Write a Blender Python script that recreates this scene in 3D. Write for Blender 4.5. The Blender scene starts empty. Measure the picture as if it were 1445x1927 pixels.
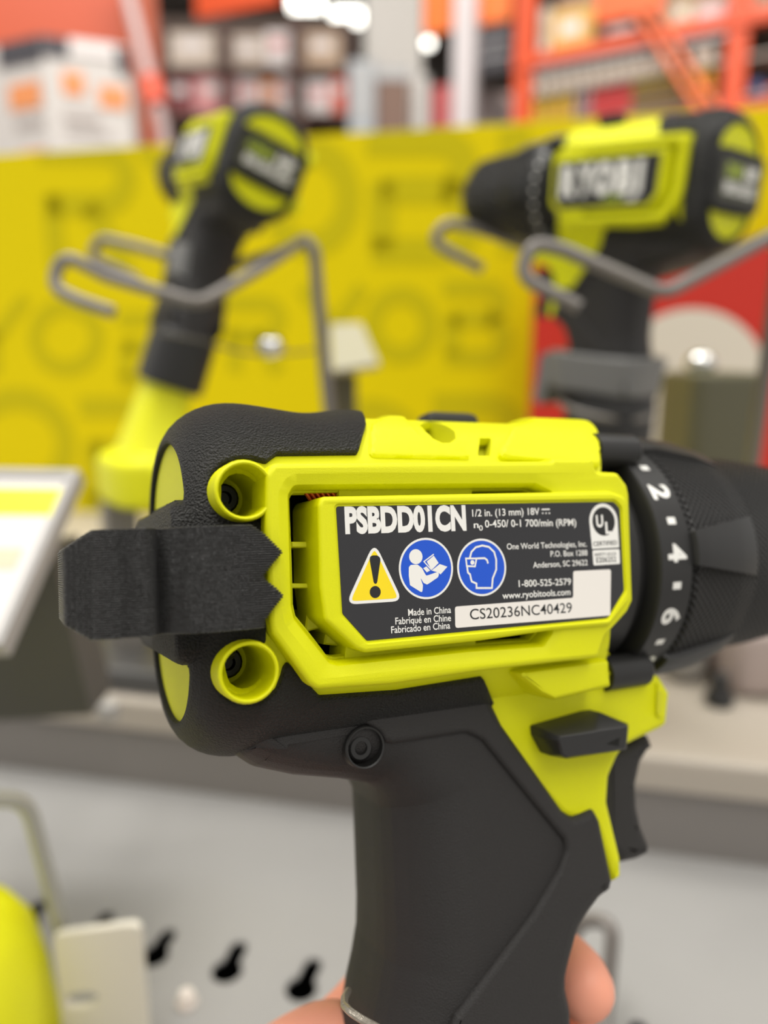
import bpy, math, random
from mathutils import Vector, Matrix
from mathutils.geometry import delaunay_2d_cdt, tessellate_polygon
from mathutils.bvhtree import BVHTree

# ------------------------------------------------------------------ camera, light, exposure
S = bpy.context.scene
COL = S.collection
F = 1445.0
PITCH = math.radians(12.0)
CAM = Vector((0.0, 0.0, 1.25))
CR = Vector((1, 0, 0))
CU = Vector((0, math.sin(PITCH), math.cos(PITCH)))
CF = Vector((0, math.cos(PITCH), -math.sin(PITCH)))
cd = bpy.data.cameras.new('camera')
cam = bpy.data.objects.new('camera', cd)
COL.objects.link(cam)
cam.location = CAM
cam.rotation_euler = (math.pi / 2 - PITCH, 0, 0)
cd.sensor_fit = 'HORIZONTAL'
cd.sensor_width = 36.0
cd.lens = 36.0
cd.clip_start = 0.01
cd.clip_end = 100
cd.dof.use_dof = True
cd.dof.focus_distance = 0.129
cd.dof.aperture_fstop = 36.0 / 3.9
S.camera = cam
S.view_settings.view_transform = 'Standard'
S.view_settings.look = 'None'
S.view_settings.gamma = 1.0
S.view_settings.use_curve_mapping = False
S.view_settings.exposure = 0.0
W = bpy.data.worlds.new('store_light')
S.world = W
W.use_nodes = True
W.node_tree.nodes['Background'].inputs[0].default_value = (1.0, 0.97, 0.93, 1)
W.node_tree.nodes['Background'].inputs[1].default_value = 0.75


def area(name, loc, size, size_y, watts, target=None, col=(1, 0.97, 0.92)):
    l = bpy.data.lights.new(name, 'AREA')
    l.shape = 'RECTANGLE'
    l.size = size
    l.size_y = size_y
    l.energy = watts
    l.color = col
    o = bpy.data.objects.new(name, l)
    COL.objects.link(o)
    o.location = loc
    d = (Vector(target) - Vector(loc)) if target else Vector((0, 0, -1))
    o.rotation_euler = d.to_track_quat('-Z', 'Y').to_euler()
    return o


area('lamp_row_overhead', (-0.9, 0.5, 4.6), 1.0, 3.0, 105)
area('lamp_row_aisle', (1.3, -1.6, 4.6), 1.0, 3.0, 70)
area('store_fill_far', (0.5, 1.6, 5.7), 8.0, 2.0, 340, (0.5, 5.5, 1.0))  # unseen fill light, added and tilted to brighten the racks behind the display


# ------------------------------------------------------------------ helpers
def ray(x, y):
    return CR * ((x - 722.5) / F) + CU * ((963.5 - y) / F) + CF


def P(x, y, d):
    return CAM + ray(x, y) * d


def PZ(x, y, z):
    r = ray(x, y)
    return CAM + r * ((z - CAM.z) / r.z)


def PPL(x, y, p0, n):
    r = ray(x, y)
    return CAM + r * ((p0 - CAM).dot(n) / r.dot(n))


def PY(x, y, Y):
    r = ray(x, y)
    return CAM + r * ((Y - CAM.y) / r.y)


def lin(c):
    return tuple((v / 12.92 if v <= 0.04045 else ((v + 0.055) / 1.055) ** 2.4) for v in c)


def mat(name, col, rough=0.5, metal=0.0, spec=0.5, bump=None, coat=0.0, emit=None, vary=None, sss=0.0):
    m = bpy.data.materials.new(name)
    m.use_nodes = True
    nt = m.node_tree
    b = nt.nodes['Principled BSDF']
    c = (*lin(col), 1)
    b.inputs['Base Color'].default_value = c
    b.inputs['Roughness'].default_value = rough
    b.inputs['Metallic'].default_value = metal
    b.inputs['Specular IOR Level'].default_value = spec
    b.inputs['Coat Weight'].default_value = coat
    if sss:
        b.inputs['Subsurface Weight'].default_value = sss
        b.inputs['Subsurface Radius'].default_value = (0.006, 0.003, 0.002)
        b.inputs['Subsurface Scale'].default_value = 0.6
    if emit:
        b.inputs['Emission Color'].default_value = c
        b.inputs['Emission Strength'].default_value = emit
    tc = nt.nodes.new('ShaderNodeTexCoord')
    if vary:
        sc, amt = vary
        n = nt.nodes.new('ShaderNodeTexNoise')
        n.inputs['Scale'].default_value = sc
        n.inputs['Detail'].default_value = 4
        nt.links.new(tc.outputs['Object'], n.inputs['Vector'])
        hs = nt.nodes.new('ShaderNodeMixRGB')
        hs.blend_type = 'MULTIPLY'
        hs.inputs[1].default_value = c
        rp = nt.nodes.new('ShaderNodeValToRGB')
        rp.color_ramp.elements[0].position = 0.3
        rp.color_ramp.elements[0].color = (1 - amt, 1 - amt, 1 - amt, 1)
        rp.color_ramp.elements[1].position = 0.7
        rp.color_ramp.elements[1].color = (1, 1, 1, 1)
        nt.links.new(n.outputs[0], rp.inputs[0])
        hs.inputs[0].default_value = 1
        nt.links.new(rp.outputs[0], hs.inputs[2])
        nt.links.new(hs.outputs[0], b.inputs['Base Color'])
    if bump:
        kind, sc, st, dist = bump
        if kind == 'noise':
            n = nt.nodes.new('ShaderNodeTexNoise')
            n.inputs['Scale'].default_value = sc
            n.inputs['Detail'].default_value = 3
            out = n.outputs[0]
        elif kind == 'voronoi':
            n = nt.nodes.new('ShaderNodeTexVoronoi')
            n.inputs['Scale'].default_value = sc
            out = n.outputs[0]
        vec = tc.outputs['Object']
        nt.links.new(vec, n.inputs['Vector'])
        bp = nt.nodes.new('ShaderNodeBump')
        bp.inputs['Strength'].default_value = st
        bp.inputs['Distance'].default_value = dist
        nt.links.new(out, bp.inputs['Height'])
        nt.links.new(bp.outputs[0], b.inputs['Normal'])
    return m


class MB:
    def __init__(s):
        s.v, s.f, s.m = [], [], []

    def add(s, vs, fs, mi=0):
        o = len(s.v)
        s.v += [tuple(p) for p in vs]
        for f in fs:
            s.f.append(tuple(o + i for i in f))
            s.m.append(mi)
        return o

    def strip(s, a, b, mi=0, closed=True):
        n = len(a)
        o = s.add(list(a) + list(b), [], mi)
        for i in range(n if closed else n - 1):
            j = (i + 1) % n
            s.f.append((o + i, o + j, o + n + j, o + n + i))
            s.m.append(mi)

    def rings(s, rr, mi=0, closed=True, cap0=False, cap1=False):
        n = len(rr[0])
        o = len(s.v)
        for r in rr:
            s.v += [tuple(p) for p in r]
        for k in range(len(rr) - 1):
            for i in range(n if closed else n - 1):
                j = (i + 1) % n
                s.f.append((o + k * n + i, o + k * n + j, o + (k + 1) * n + j, o + (k + 1) * n + i))
                s.m.append(mi)
        if cap0:
            s.f.append(tuple(o + i for i in reversed(range(n))))
            s.m.append(mi)
        if cap1:
            q = o + (len(rr) - 1) * n
            s.f.append(tuple(q + i for i in range(n)))
            s.m.append(mi)


def mk(name, M, mats, parent=None, sm=32, wn=True):
    me = bpy.data.meshes.new(name)
    me.from_pydata(M.v, [], M.f)
    if not isinstance(mats, (list, tuple)):
        mats = [mats]
    for m in mats:
        me.materials.append(m)
    me.polygons.foreach_set('material_index', M.m)
    me.polygons.foreach_set('use_smooth', [True] * len(M.f))
    me.validate()
    me.update()
    import bmesh
    bm = bmesh.new()
    bm.from_mesh(me)
    bmesh.ops.remove_doubles(bm, verts=bm.verts, dist=1e-6)
    bmesh.ops.recalc_face_normals(bm, faces=bm.faces)
    bm.to_mesh(me)
    bm.free()
    me.set_sharp_from_angle(angle=math.radians(sm))
    o = bpy.data.objects.new(name, me)
    COL.objects.link(o)
    if parent:
        o.parent = parent
    if wn:
        w = o.modifiers.new('weighted', 'WEIGHTED_NORMAL')
        w.keep_sharp = True
    return o


def tag(o, label=None, cat=None, group=None, kind=None):
    if label:
        o['label'] = label
    if cat:
        o['category'] = cat
    if group:
        o['group'] = group
    if kind:
        o['kind'] = kind
    return o


def thing(name, label, cat, loc=(0, 0, 0), group=None, mw=None):
    o = bpy.data.objects.new(name, None)
    COL.objects.link(o)
    o.empty_display_size = 0.02
    if mw is not None:
        o.matrix_world = mw
    else:
        o.location = loc
    return tag(o, label, cat, group)


def ccw(p):
    a = sum(p[i][0] * p[(i + 1) % len(p)][1] - p[(i + 1) % len(p)][0] * p[i][1] for i in range(len(p)))
    return list(p) if a > 0 else list(reversed(p))


def rnd(pts, r=1.0, n=4):
    """round the corners of a polygon; a point may carry its own radius as third value"""
    out = []
    N = len(pts)
    for i in range(N):
        p = Vector(pts[i][:2])
        a = Vector(pts[i - 1][:2])
        b = Vector(pts[(i + 1) % N][:2])
        rr = pts[i][2] if len(pts[i]) > 2 else r
        d1, d2 = (a - p), (b - p)
        l1, l2 = d1.length, d2.length
        if l1 < 1e-9 or l2 < 1e-9:
            continue
        d1 /= l1
        d2 /= l2
        ang = d1.angle(d2)
        if ang > math.radians(172) or rr <= 0:
            out.append((p.x, p.y))
            continue
        t = min(rr / math.tan(ang / 2), l1 * 0.48, l2 * 0.48)
        s, e = p + d1 * t, p + d2 * t
        for k in range(n + 1):
            q = k / n
            x = s * (1 - q) ** 2 + p * 2 * q * (1 - q) + e * q * q
            out.append((x.x, x.y))
    return out


def off(poly, d):
    """offset a ccw polygon inwards by d (number, or one per vertex)"""
    n = len(poly)
    out = []
    for i in range(n):
        p = Vector(poly[i])
        a = Vector(poly[i - 1])
        b = Vector(poly[(i + 1) % n])
        e1, e2 = (p - a), (b - p)
        if e1.length < 1e-9:
            e1 = e2
        if e2.length < 1e-9:
            e2 = e1
        e1 = e1.normalized()
        e2 = e2.normalized()
        n1 = Vector((-e1.y, e1.x))
        n2 = Vector((-e2.y, e2.x))
        m = n1 + n2
        m = m / max(0.35, m.length_squared / 2) / 1.0
        dd = d[i] if isinstance(d, (list, tuple)) else d
        q = p + m * dd
        out.append((q.x, q.y))
    return out


def circ(c, r, n=28, ry=None):
    return [(c[0] + r * math.cos(2 * math.pi * i / n), c[1] + (ry or r) * math.sin(2 * math.pi * i / n)) for i in range(n)]


ID = lambda u, v, w: (u, v, w)


def cap(M, loops, w, fn=ID, mi=0):
    flat = [q for l in loops for q in l]
    tr = tessellate_polygon([[Vector((x, y, 0)) for x, y in l] for l in loops])
    M.add([fn(x, y, w) for x, y in flat], tr, mi)


def plate(M, outer, wt, wb, b=0.6, dep=None, seg=3, holes=(), fn=ID, mi=0, back=True):
    """solid of outline `outer` between wb and wt with a rounded edge on top.
    holes: (poly, bevel, depth, segs, w_floor, has_floor)"""
    outer = ccw(outer)
    bm_ = max(b) if isinstance(b, (list, tuple)) else b
    dep = bm_ if dep is None else dep

    def ring(pl, bb, dp, sg, sign):
        rr = []
        for k in range(sg + 1):
            a = k / sg * math.pi / 2
            ins = [x * (1 - math.cos(a)) * sign for x in bb] if isinstance(bb, (list, tuple)) else bb * (1 - math.cos(a)) * sign
            rr.append((off(pl, ins), wt - dp * (1 - math.sin(a))))
        return rr
    ro = ring(outer, b, dep, seg, 1) if bm_ > 0 else [(outer, wt)]
    M.rings([[fn(x, y, wb) for x, y in outer]] + [[fn(x, y, w) for x, y in pl] for pl, w in ro], mi)
    top = [ro[-1][0]]
    bot = [outer]
    for h in holes:
        hp, hb, hd, hs, hf, hasf = h
        hp = ccw(hp)
        rh = ring(hp, hb, hd, hs, -1) if hb > 0 else [(hp, wt)]
        M.rings([[fn(x, y, hf) for x, y in hp]] + [[fn(x, y, w) for x, y in pl] for pl, w in rh], mi)
        if hasf:
            cap(M, [hp], hf, fn, mi)
        else:
            bot.append(hp)
        top.append(rh[-1][0])
    cap(M, top, wt, fn, mi)
    if back:
        cap(M, bot, wb, fn, mi)


def box(M, lo, hi, mi=0):
    x0, y0, z0 = lo
    x1, y1, z1 = hi
    M.add([(x0, y0, z0), (x1, y0, z0), (x1, y1, z0), (x0, y1, z0), (x0, y0, z1), (x1, y0, z1), (x1, y1, z1), (x0, y1, z1)],
          [(0, 3, 2, 1), (4, 5, 6, 7), (0, 1, 5, 4), (1, 2, 6, 5), (2, 3, 7, 6), (3, 0, 4, 7)], mi)


def rbox(M, lo, hi, b, mi=0):
    """box with all edges softened"""
    x0, y0, z0 = lo
    x1, y1, z1 = hi
    o = rnd([(x0, y0), (x1, y0), (x1, y1), (x0, y1)], b * 1.5, 3)
    o = ccw(o)
    rr = [[(x, y, z0) for x, y in off(o, b)], [(x, y, z0 + b * .3) for x, y in off(o, b * .3)], [(x, y, z0 + b) for x, y in o],
          [(x, y, z1 - b) for x, y in o], [(x, y, z1 - b * .3) for x, y in off(o, b * .3)], [(x, y, z1) for x, y in off(o, b)]]
    M.rings(rr, mi, cap0=True, cap1=True)


def fillet3(pts, r, n=6):
    pts = [Vector(p) for p in pts]
    out = [pts[0]]
    for i in range(1, len(pts) - 1):
        a, p, b = pts[i - 1], pts[i], pts[i + 1]
        d1, d2 = (a - p), (b - p)
        l1, l2 = d1.length, d2.length
        d1 /= l1
        d2 /= l2
        ang = d1.angle(d2)
        if ang > math.radians(176):
            out.append(p)
            continue
        t = min(r / math.tan(ang / 2), l1 * .48, l2 * .48)
        s, e = p + d1 * t, p + d2 * t
        for k in range(n + 1):
            q = k / n
            out.append(s * (1 - q) ** 2 + p * 2 * q * (1 - q) + e * q * q)
    out.append(pts[-1])
    return out


def tube(M, pts, r, n=12, mi=0, caps=True):
    pts = [Vector(p) for p in pts]
    rr = []
    nrm = None
    for i, p in enumerate(pts):
        t = (pts[min(i + 1, len(pts) - 1)] - pts[max(i - 1, 0)]).normalized()
        if nrm is None:
            nrm = t.orthogonal().normalized()
        nrm = (nrm - t * nrm.dot(t)).normalized()
        bn = t.cross(nrm)
        R_ = r[i] if isinstance(r, (list, tuple)) else r
        rr.append([p + (nrm * math.cos(2 * math.pi * k / n) + bn * math.sin(2 * math.pi * k / n)) * R_ for k in range(n)])
    M.rings(rr, mi, cap0=caps, cap1=caps)


_txt = {}


def glyphs(s, bold=0.0):
    key = (s, bold)
    if key not in _txt:
        c = bpy.data.curves.new('t', 'FONT')
        c.body = s
        c.offset = bold
        c.resolution_u = 4
        o = bpy.data.objects.new('t', c)
        me = bpy.data.meshes.new_from_object(o)
        vs = [(v.co.x, v.co.y) for v in me.vertices]
        fs = [tuple(p.vertices) for p in me.polygons]
        bpy.data.objects.remove(o)
        bpy.data.curves.remove(c)
        bpy.data.meshes.remove(me)
        _txt[key] = (vs, fs)
    return _txt[key]


CAPH = max(v[1] for v in glyphs('H')[0])


def text(M, s, p0, p1, h, w, bold=0.0, fn=ID, mi=0, updir=None):
    """flat lettering from baseline point p0 to p1 (2-D), capitals h high"""
    vs, fs = glyphs(s, bold)
    xs = [v[0] for v in vs]
    x0, x1 = min(xs), max(xs)
    p0, p1 = Vector(p0), Vector(p1)
    ex = (p1 - p0) / (x1 - x0)
    e = (p1 - p0).normalized()
    ey = (Vector(updir) if updir else Vector((-e.y, e.x))) * (h / CAPH)
    out = []
    for x, y in vs:
        q = p0 + ex * (x - x0) + ey * y
        out.append(fn(q.x, q.y, w))
    M.add(out, fs, mi)


def ribbon(M, pts, wd, w, fn=ID, mi=0, closed=False):
    pts = [Vector(p) for p in pts]
    n = len(pts)
    a, b = [], []
    for i, p in enumerate(pts):
        q0 = pts[i - 1] if (i > 0 or closed) else p
        q1 = pts[(i + 1) % n] if (i < n - 1 or closed) else p
        e1 = (p - q0).normalized() if (p - q0).length > 0 else (q1 - p).normalized()
        e2 = (q1 - p).normalized() if (q1 - p).length > 0 else e1
        n1, n2 = Vector((-e1.y, e1.x)), Vector((-e2.y, e2.x))
        m = n1 + n2
        m = m / max(.5, m.length_squared / 2) * (wd / 2)
        a.append(fn(p.x + m.x, p.y + m.y, w))
        b.append(fn(p.x - m.x, p.y - m.y, w))
    M.strip(a, b, mi, closed)


# ------------------------------------------------------------------ materials
YEL = mat('lime_yellow_plastic', (0.875, 0.88, 0.0), 0.42, spec=0.3, bump=('noise', 9.0, 0.25, 0.05))
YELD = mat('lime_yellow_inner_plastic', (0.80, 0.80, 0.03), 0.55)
RUB = mat('black_rubber_overmold', (0.20, 0.197, 0.185), 0.55, spec=0.42, bump=('noise', 2.6, 0.8, 0.22))
RUBS = mat('smooth_black_rubber', (0.16, 0.152, 0.148), 0.5, spec=0.4, bump=('noise', 4.0, 0.3, 0.05))
BLK = mat('black_plastic', (0.14, 0.138, 0.135), 0.45, spec=0.45)
DARK = mat('dark_motor_interior', (0.07, 0.065, 0.06), 0.6)
PRN = mat('black_printed_filament', (0.20, 0.197, 0.19), 0.36, spec=0.7, bump=('noise', 5.0, 0.6, 0.12), vary=(9.0, 0.35))
LBL = mat('black_label_film', (0.165, 0.165, 0.175), 0.32, spec=0.45)
WHT = mat('white_print', (0.93, 0.925, 0.90), 0.4)
OFFW = mat('offwhite_sticker', (0.92, 0.90, 0.87), 0.45)
SYEL = mat('warning_yellow', (0.97, 0.86, 0.03), 0.4)
SBLU = mat('safety_blue', (0.05, 0.32, 0.80), 0.4)
INK = mat('black_ink', (0.10, 0.10, 0.10), 0.5)
COP = mat('copper_wire', (0.75, 0.36, 0.2), 0.35, metal=1.0)
STEEL = mat('screw_steel', (0.16, 0.16, 0.15), 0.35, metal=0.8)
GRNP = mat('lime_print', (0.66, 0.74, 0.08), 0.4)
SKIN = mat('skin', (0.93, 0.635, 0.53), 0.5, spec=0.35, sss=0.15, bump=('noise', 400.0, 0.15, 0.0003))

# ------------------------------------------------------------------ the drill in the hand: own frame in millimetres
# u along the tool axis, v up, w out of the labelled side; origin in the middle of the label
def cvec(a):
    return CR * a[0] + CU * a[1] + CF * a[2]


EX = cvec((0.906, 0.017, 0.423)).normalized()
EY = cvec((-0.047, 0.997, 0.06))
EY = (EY - EX * EY.dot(EX)).normalized()
EZ = EX.cross(EY)
PT = ray(632, 953) * 0.125
r_ = ray(900, 1068)
ORG = CAM + r_ * (PT.dot(EZ) / r_.dot(EZ))


def frame(ex, ey, org, s=0.001):
    ey = (ey - ex * ey.dot(ex)).normalized()
    ez = ex.cross(ey)
    return Matrix(((ex.x * s, ey.x * s, ez.x * s, org.x), (ex.y * s, ey.y * s, ez.y * s, org.y), (ex.z * s, ey.z * s, ez.z * s, org.z), (0, 0, 0, 1)))


DM = frame(EX, EY, ORG)
DMI = DM.inverted()
CL = DMI @ CAM
DM3 = DMI.to_3x3()


def L(x, y, w=0.0):
    d = DM3 @ ray(x, y)
    q = CL + d * ((w - CL.z) / d.z)
    return (q.x, q.y)


def LP(pts, w=0.0):
    return [L(p[0], p[1], p[3] if len(p) > 3 else w) + ((p[2],) if len(p) > 2 and p[2] is not None else ()) for p in pts]


WA = -29.0            # tool axis lies at v = 0, w = WA
RB = 31.0             # radius of the yellow motor housing
UR = -48.0            # rear face
FLAT = 25.0


def rho(ph):
    c = abs(math.cos(ph))
    return (RB ** -10 + (FLAT / max(c, 1e-3)) ** -10) ** -0.1


PROF = [(UR, 0.0), (UR, 8.0), (UR, 16.0), (UR, 24.0)]
for k in range(1, 9):
    a = k / 8 * math.pi / 2
    PROF.append((UR + 9 * (1 - math.cos(a)), 24.0 + 7 * math.sin(a)))
for uu in range(-37, 60, 4):
    PROF.append((float(uu), 31.0))
PS = [0.0]
for i in range(1, len(PROF)):
    PS.append(PS[-1] + math.hypot(PROF[i][0] - PROF[i - 1][0], PROF[i][1] - PROF[i - 1][1]))


def prof(s):
    for i in range(1, len(PS)):
        if s <= PS[i] or i == len(PS) - 1:
            t = (s - PS[i - 1]) / (PS[i] - PS[i - 1])
            return (PROF[i - 1][0] + t * (PROF[i][0] - PROF[i - 1][0]), PROF[i - 1][1] + t * (PROF[i][1] - PROF[i - 1][1]))


def sinv(u, r):
    best = (1e9, 0)
    for i in range(1, len(PROF)):
        a, b = Vector(PROF[i - 1]), Vector(PROF[i])
        d = b - a
        t = max(0, min(1, (Vector((u, r)) - a).dot(d) / d.length_squared))
        q = (a + d * t - Vector((u, r))).length
        if q < best[0]:
            best = (q, PS[i - 1] + t * d.length)
    return best[1]


def SU(u):
    return sinv(u, 31.0)


def surf(s, ph, h=0.0):
    """point of the motor housing at profile length s and angle ph, lifted by h along its normal"""
    u, r = prof(max(0.0, s))
    k = r / 31.0
    q = rho(ph) * k
    p = Vector((u, q * math.sin(ph), WA + q * math.cos(ph)))
    if h:
        e = 0.15
        u2, r2 = prof(s + e)
        u1, r1 = prof(max(0, s - e))
        du, dr = u2 - u1, r2 - r1
        n2 = math.hypot(du, dr)
        nu, nr = -dr / n2, du / n2
        a = rho(ph + .01)
        b = rho(ph - .01)
        tang = Vector((a * math.cos(ph + .01) - b * math.cos(ph - .01), a * math.sin(ph + .01) - b * math.sin(ph - .01)))
        rad = Vector((tang.y, -tang.x)).normalized()
        p = p + Vector((nu * h, rad.y * nr * h, rad.x * nr * h))
    return p


_bv, _bf = [], []
_NS, _NP = 90, 180
for i in range(_NS + 1):
    for j in range(_NP):
        _bv.append(surf(PS[-1] * i / _NS, 2 * math.pi * j / _NP))
for i in range(_NS):
    for j in range(_NP):
        _bf.append((i * _NP + j, i * _NP + (j + 1) % _NP, (i + 1) * _NP + (j + 1) % _NP, (i + 1) * _NP + j))
BV = BVHTree.FromPolygons(_bv, _bf)


def SP(pts):
    """pixels of the photograph -> (s, ph) on the housing"""
    out = []
    for p in pts:
        if isinstance(p[0], str):
            out.append((SU(p[1]), p[2]))
            continue
        d = (DM3 @ ray(p[0], p[1])).normalized()
        h = BV.ray_cast(CL, d)[0]
        if h is None:
            h = BV.find_nearest(CL + d * (-CL).dot(-d) if False else CL + d * 150)[0]
        ph = math.atan2(h.y, h.z - WA)
        out.append((sinv(h.x, 31.0 * math.hypot(h.y, h.z - WA) / rho(ph)), ph))
    return out


def inside(p, poly):
    c = False
    x, y = p
    j = len(poly) - 1
    for i in range(len(poly)):
        xi, yi = poly[i]
        xj, yj = poly[j]
        if (yi > y) != (yj > y) and x < (xj - xi) * (y - yi) / (yj - yi) + xi:
            c = not c
        j = i
    return c


def dens(poly, d=1.0):
    out = []
    for i in range(len(poly)):
        a, b = Vector(poly[i]), Vector(poly[(i + 1) % len(poly)])
        n = max(1, int((b - a).length / d))
        for k in range(n):
            q = a.lerp(b, k / n)
            out.append((q.x, q.y))
    return out


KP = 30.0   # angle -> mm when a region is laid out flat


def patch(M, outer, holes, h, base=-0.6, edge=0.6, step=1.5, mi=0, hf=None, r=0.8):
    """piece of skin on the housing: outline in (s, ph), lifted by h, with rounded edges and side walls"""
    flat = [ccw(rnd([(s, p * KP) for s, p in outer], r, 3))] + [ccw(rnd([(s, p * KP) for s, p in q], r, 3)) for q in holes]
    flat = [dens(l, 1.0) for l in flat]
    loops, hts = [], []
    for i, l in enumerate(flat):
        loops.append((l, h - (edge * 0.6 if edge else 0)))
        if edge:
            q = off(l, edge * 0.35 if i == 0 else -edge * 0.35)
            loops.append((q, h - edge * 0.15))
            q = off(l, edge if i == 0 else -edge)
            loops.append((q, h))
    vs, es, hh = [], [], []
    for l, z in loops:
        o = len(vs)
        vs += [Vector(p) for p in l]
        hh += [z] * len(l)
        es += [(o + k, o + (k + 1) % len(l)) for k in range(len(l))]
    xs = [p[0] for p in flat[0]]
    ys = [p[1] for p in flat[0]]
    inn = [l for l, z in loops if abs(z - h) < 1e-6]
    y = min(ys) + step / 2
    while y < max(ys):
        x = min(xs) + step / 2
        while x < max(xs):
            if inside((x, y), flat[0]) and not any(inside((x, y), q) for q in flat[1:]):
                vs.append(Vector((x, y)))
                hh.append(h)
            x += step
        y += step
    rv, _, rf, ov, _, _ = delaunay_2d_cdt(vs, es, [], 0, 1e-5)
    tris = []
    for f in rf:
        c = sum((rv[i] for i in f), Vector((0, 0))) / len(f)
        if inside((c.x, c.y), flat[0]) and not any(inside((c.x, c.y), q) for q in flat[1:]):
            tris.append(tuple(f))
    H = [hh[o[0]] if o else h for o in ov]
    M.add([surf(p.x, p.y / KP, z + (hf(p.x, p.y / KP) if hf else 0)) for p, z in zip(rv, H)], tris, mi)
    z0 = h - (edge * 0.6 if edge else 0)
    for l in flat:
        M.strip([surf(x, y / KP, base) for x, y in l], [surf(x, y / KP, z0 + (hf(x, y / KP) if hf else 0)) for x, y in l], mi)


def mir(pl):
    """(s, ph) on the near half -> far half, unwrapped beyond +-90 degrees"""
    return [(s, (math.pi - p) if p > 0 else (-math.pi - p)) for s, p in pl]


FAR = lambda u, v, w: (u, v, 2 * WA - w)
PI2 = math.pi / 2
drill = thing('cordless_drill', 'large lime yellow and black drill held in the hand, with black specification sticker', 'drill', mw=DM)

# --- ring frame, nameplate carrier
RING_O = rnd(LP([(505, 890, 2), (517, 869, 2), (700, 868), (1046, 866, .5), (1050, 861, .5), (1122, 861, .8), (1132, 886, .8), (1171, 888, 1.5), (1189, 912, 1.5), (1193, 930, 1), (1200, 1131, 1), (1190, 1152, 1), (1147, 1200, 1), (1134, 1240, 1), (1062, 1247, .5), (905, 1266), (744, 1290), (603, 1300, 2.0), (588, 1290, 1.0), (518, 1195, 2), (511, 1165, 2), (503, 1000)], 0.5), 1.0, 4)
RING_I = rnd(LP([(555, 932, .8), (563, 918, .8), (760, 916), (1018, 914, .5), (1046, 928, .5), (1046, 1190, .5), (1031, 1212, .5), (891, 1221), (645, 1247, .5), (631, 1244, 1.0), (566, 1163, 1.0), (561, 1140, .5)], 0.5), 0.6, 3)
PLATE_O = rnd(LP([(600, 950, 1.6), (606, 934, 1.2), (760, 931), (1040, 926, .3), (1150, 924, 2.0), (1182, 935, 2.0), (1188, 1130, 1.5), (1150, 1178, 1.5), (1040, 1187, .3), (910, 1206), (690, 1229, 1.2), (672, 1222, 1.2), (612, 1168, 1.4), (603, 1100)], 0.5), 1.0, 4)
LABEL_O = rnd(LP([(632, 953, .5), (1155, 944, 1.6), (1166, 957, 1.0), (1174, 1112, 1.2), (1143, 1163, 1.2), (690, 1206, .6), (644, 1155, .8)], 0.0), 0.8, 4)

M = MB()
# shell with the opening inside the ring and two screw wells
NR = [(s, p) for s, p in [(sinv(u, 31.0), math.asin(max(-1, min(1, v / 29.5)))) for u, v in RING_I]]


def uv2sp(pl):
    out = []
    for u, v in pl:
        ph = 0.0
        for _ in range(30):
            ph = math.asin(max(-1, min(1, v / rho(ph))))
        out.append((SU(u), ph))
    return out


WELL1 = L(458, 924, -2)
WELL2 = L(466, 1264, -2)
opening = uv2sp([(u * .98, v * .98) for u, v in RING_I])
wells = [uv2sp(circ(WELL1, 4.1, 20)), uv2sp(circ(WELL2, 4.1, 20))]
CUP = SP([(786, 790), (808, 793), (838, 800), (856, 812), (858, 826), (846, 834), (832, 834), (815, 826), (800, 812), (788, 800)])
SLOT = SP([(902, 824), (924, 824), (922, 858), (898, 858)])
fr = SU(33.0)
ft = SU(45.0)
shell_out = [(0.3, -math.pi), (fr, -math.pi), (fr, -math.pi + .8), (ft, -PI2 - .5), (ft, -PI2 + .5), (fr, -.8), (fr, .58), (SU(35.5), .78), (SU(40), 1.02), (ft, 1.3), (ft, math.pi - 1.3), (SU(40), math.pi - 1.02), (SU(35.5), math.pi - .78), (fr, math.pi - .58), (fr, math.pi), (0.3, math.pi)]
patch(M, shell_out, [opening] + wells + [CUP, SLOT], 0.0, base=-1.6, edge=0.0, step=1.8, r=0.3)
mk('motor_housing', M, YEL, drill)

# cup around the housing screw on the top
M = MB()
cup_r = [surf(s, p, -0.05) for s, p in CUP]
cc = sum(cup_r, Vector()) / len(cup_r)
ax = Vector((0, 0.78, 0.62))
M.rings([cup_r, [cc + (p - cc) * .96 - ax * 3.0 for p in cup_r], [cc + (p - cc) * .7 - ax * 5.5 for p in cup_r]], cap1=True)
slot_r = [surf(s, p, -0.05) for s, p in SLOT]
M.rings([slot_r, [p - Vector((0, 1.6, 2.5)) for p in slot_r]], cap1=True)
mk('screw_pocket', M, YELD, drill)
M = MB()
q = cc - ax * 4.6 + Vector((-3.2, .6, 0))
rr = []
for k, (r, d) in enumerate([(2.4, -1), (2.4, .8), (1.9, 1.2), (1.0, 1.2), (0.9, .4)]):
    t1 = ax.orthogonal().normalized()
    t2 = ax.cross(t1)
    rr.append([q + ax * d + (t1 * math.cos(a * math.pi / 8) + t2 * math.sin(a * math.pi / 8)) * r for a in range(16)])
M.rings(rr, cap0=True, cap1=True)
mk('screw', M, STEEL, drill)

# ring on both sides
M = MB()
for fn in (ID, FAR):
    hole = (RING_I, 2.4, 1.9, 2, -9.0, False)
    plate(M, RING_O, -0.6, -9.0, 0.9, 0.9, 3, [hole], fn)
mk('side_frame', M, YEL, drill)
M = MB()
for fn in (ID, FAR):
    if fn is ID:
        plate(M, PLATE_O, 0.35, -13.0, 0.7, 0.8, 3, [(off(ccw(LABEL_O), -0.35), 0.25, 0.3, 2, -0.05, True)], fn)
    else:
        plate(M, PLATE_O, 0.35, -9.0, 0.7, 0.8, 3, [], fn)
mk('nameplate_carrier', M, YEL, drill)

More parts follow.
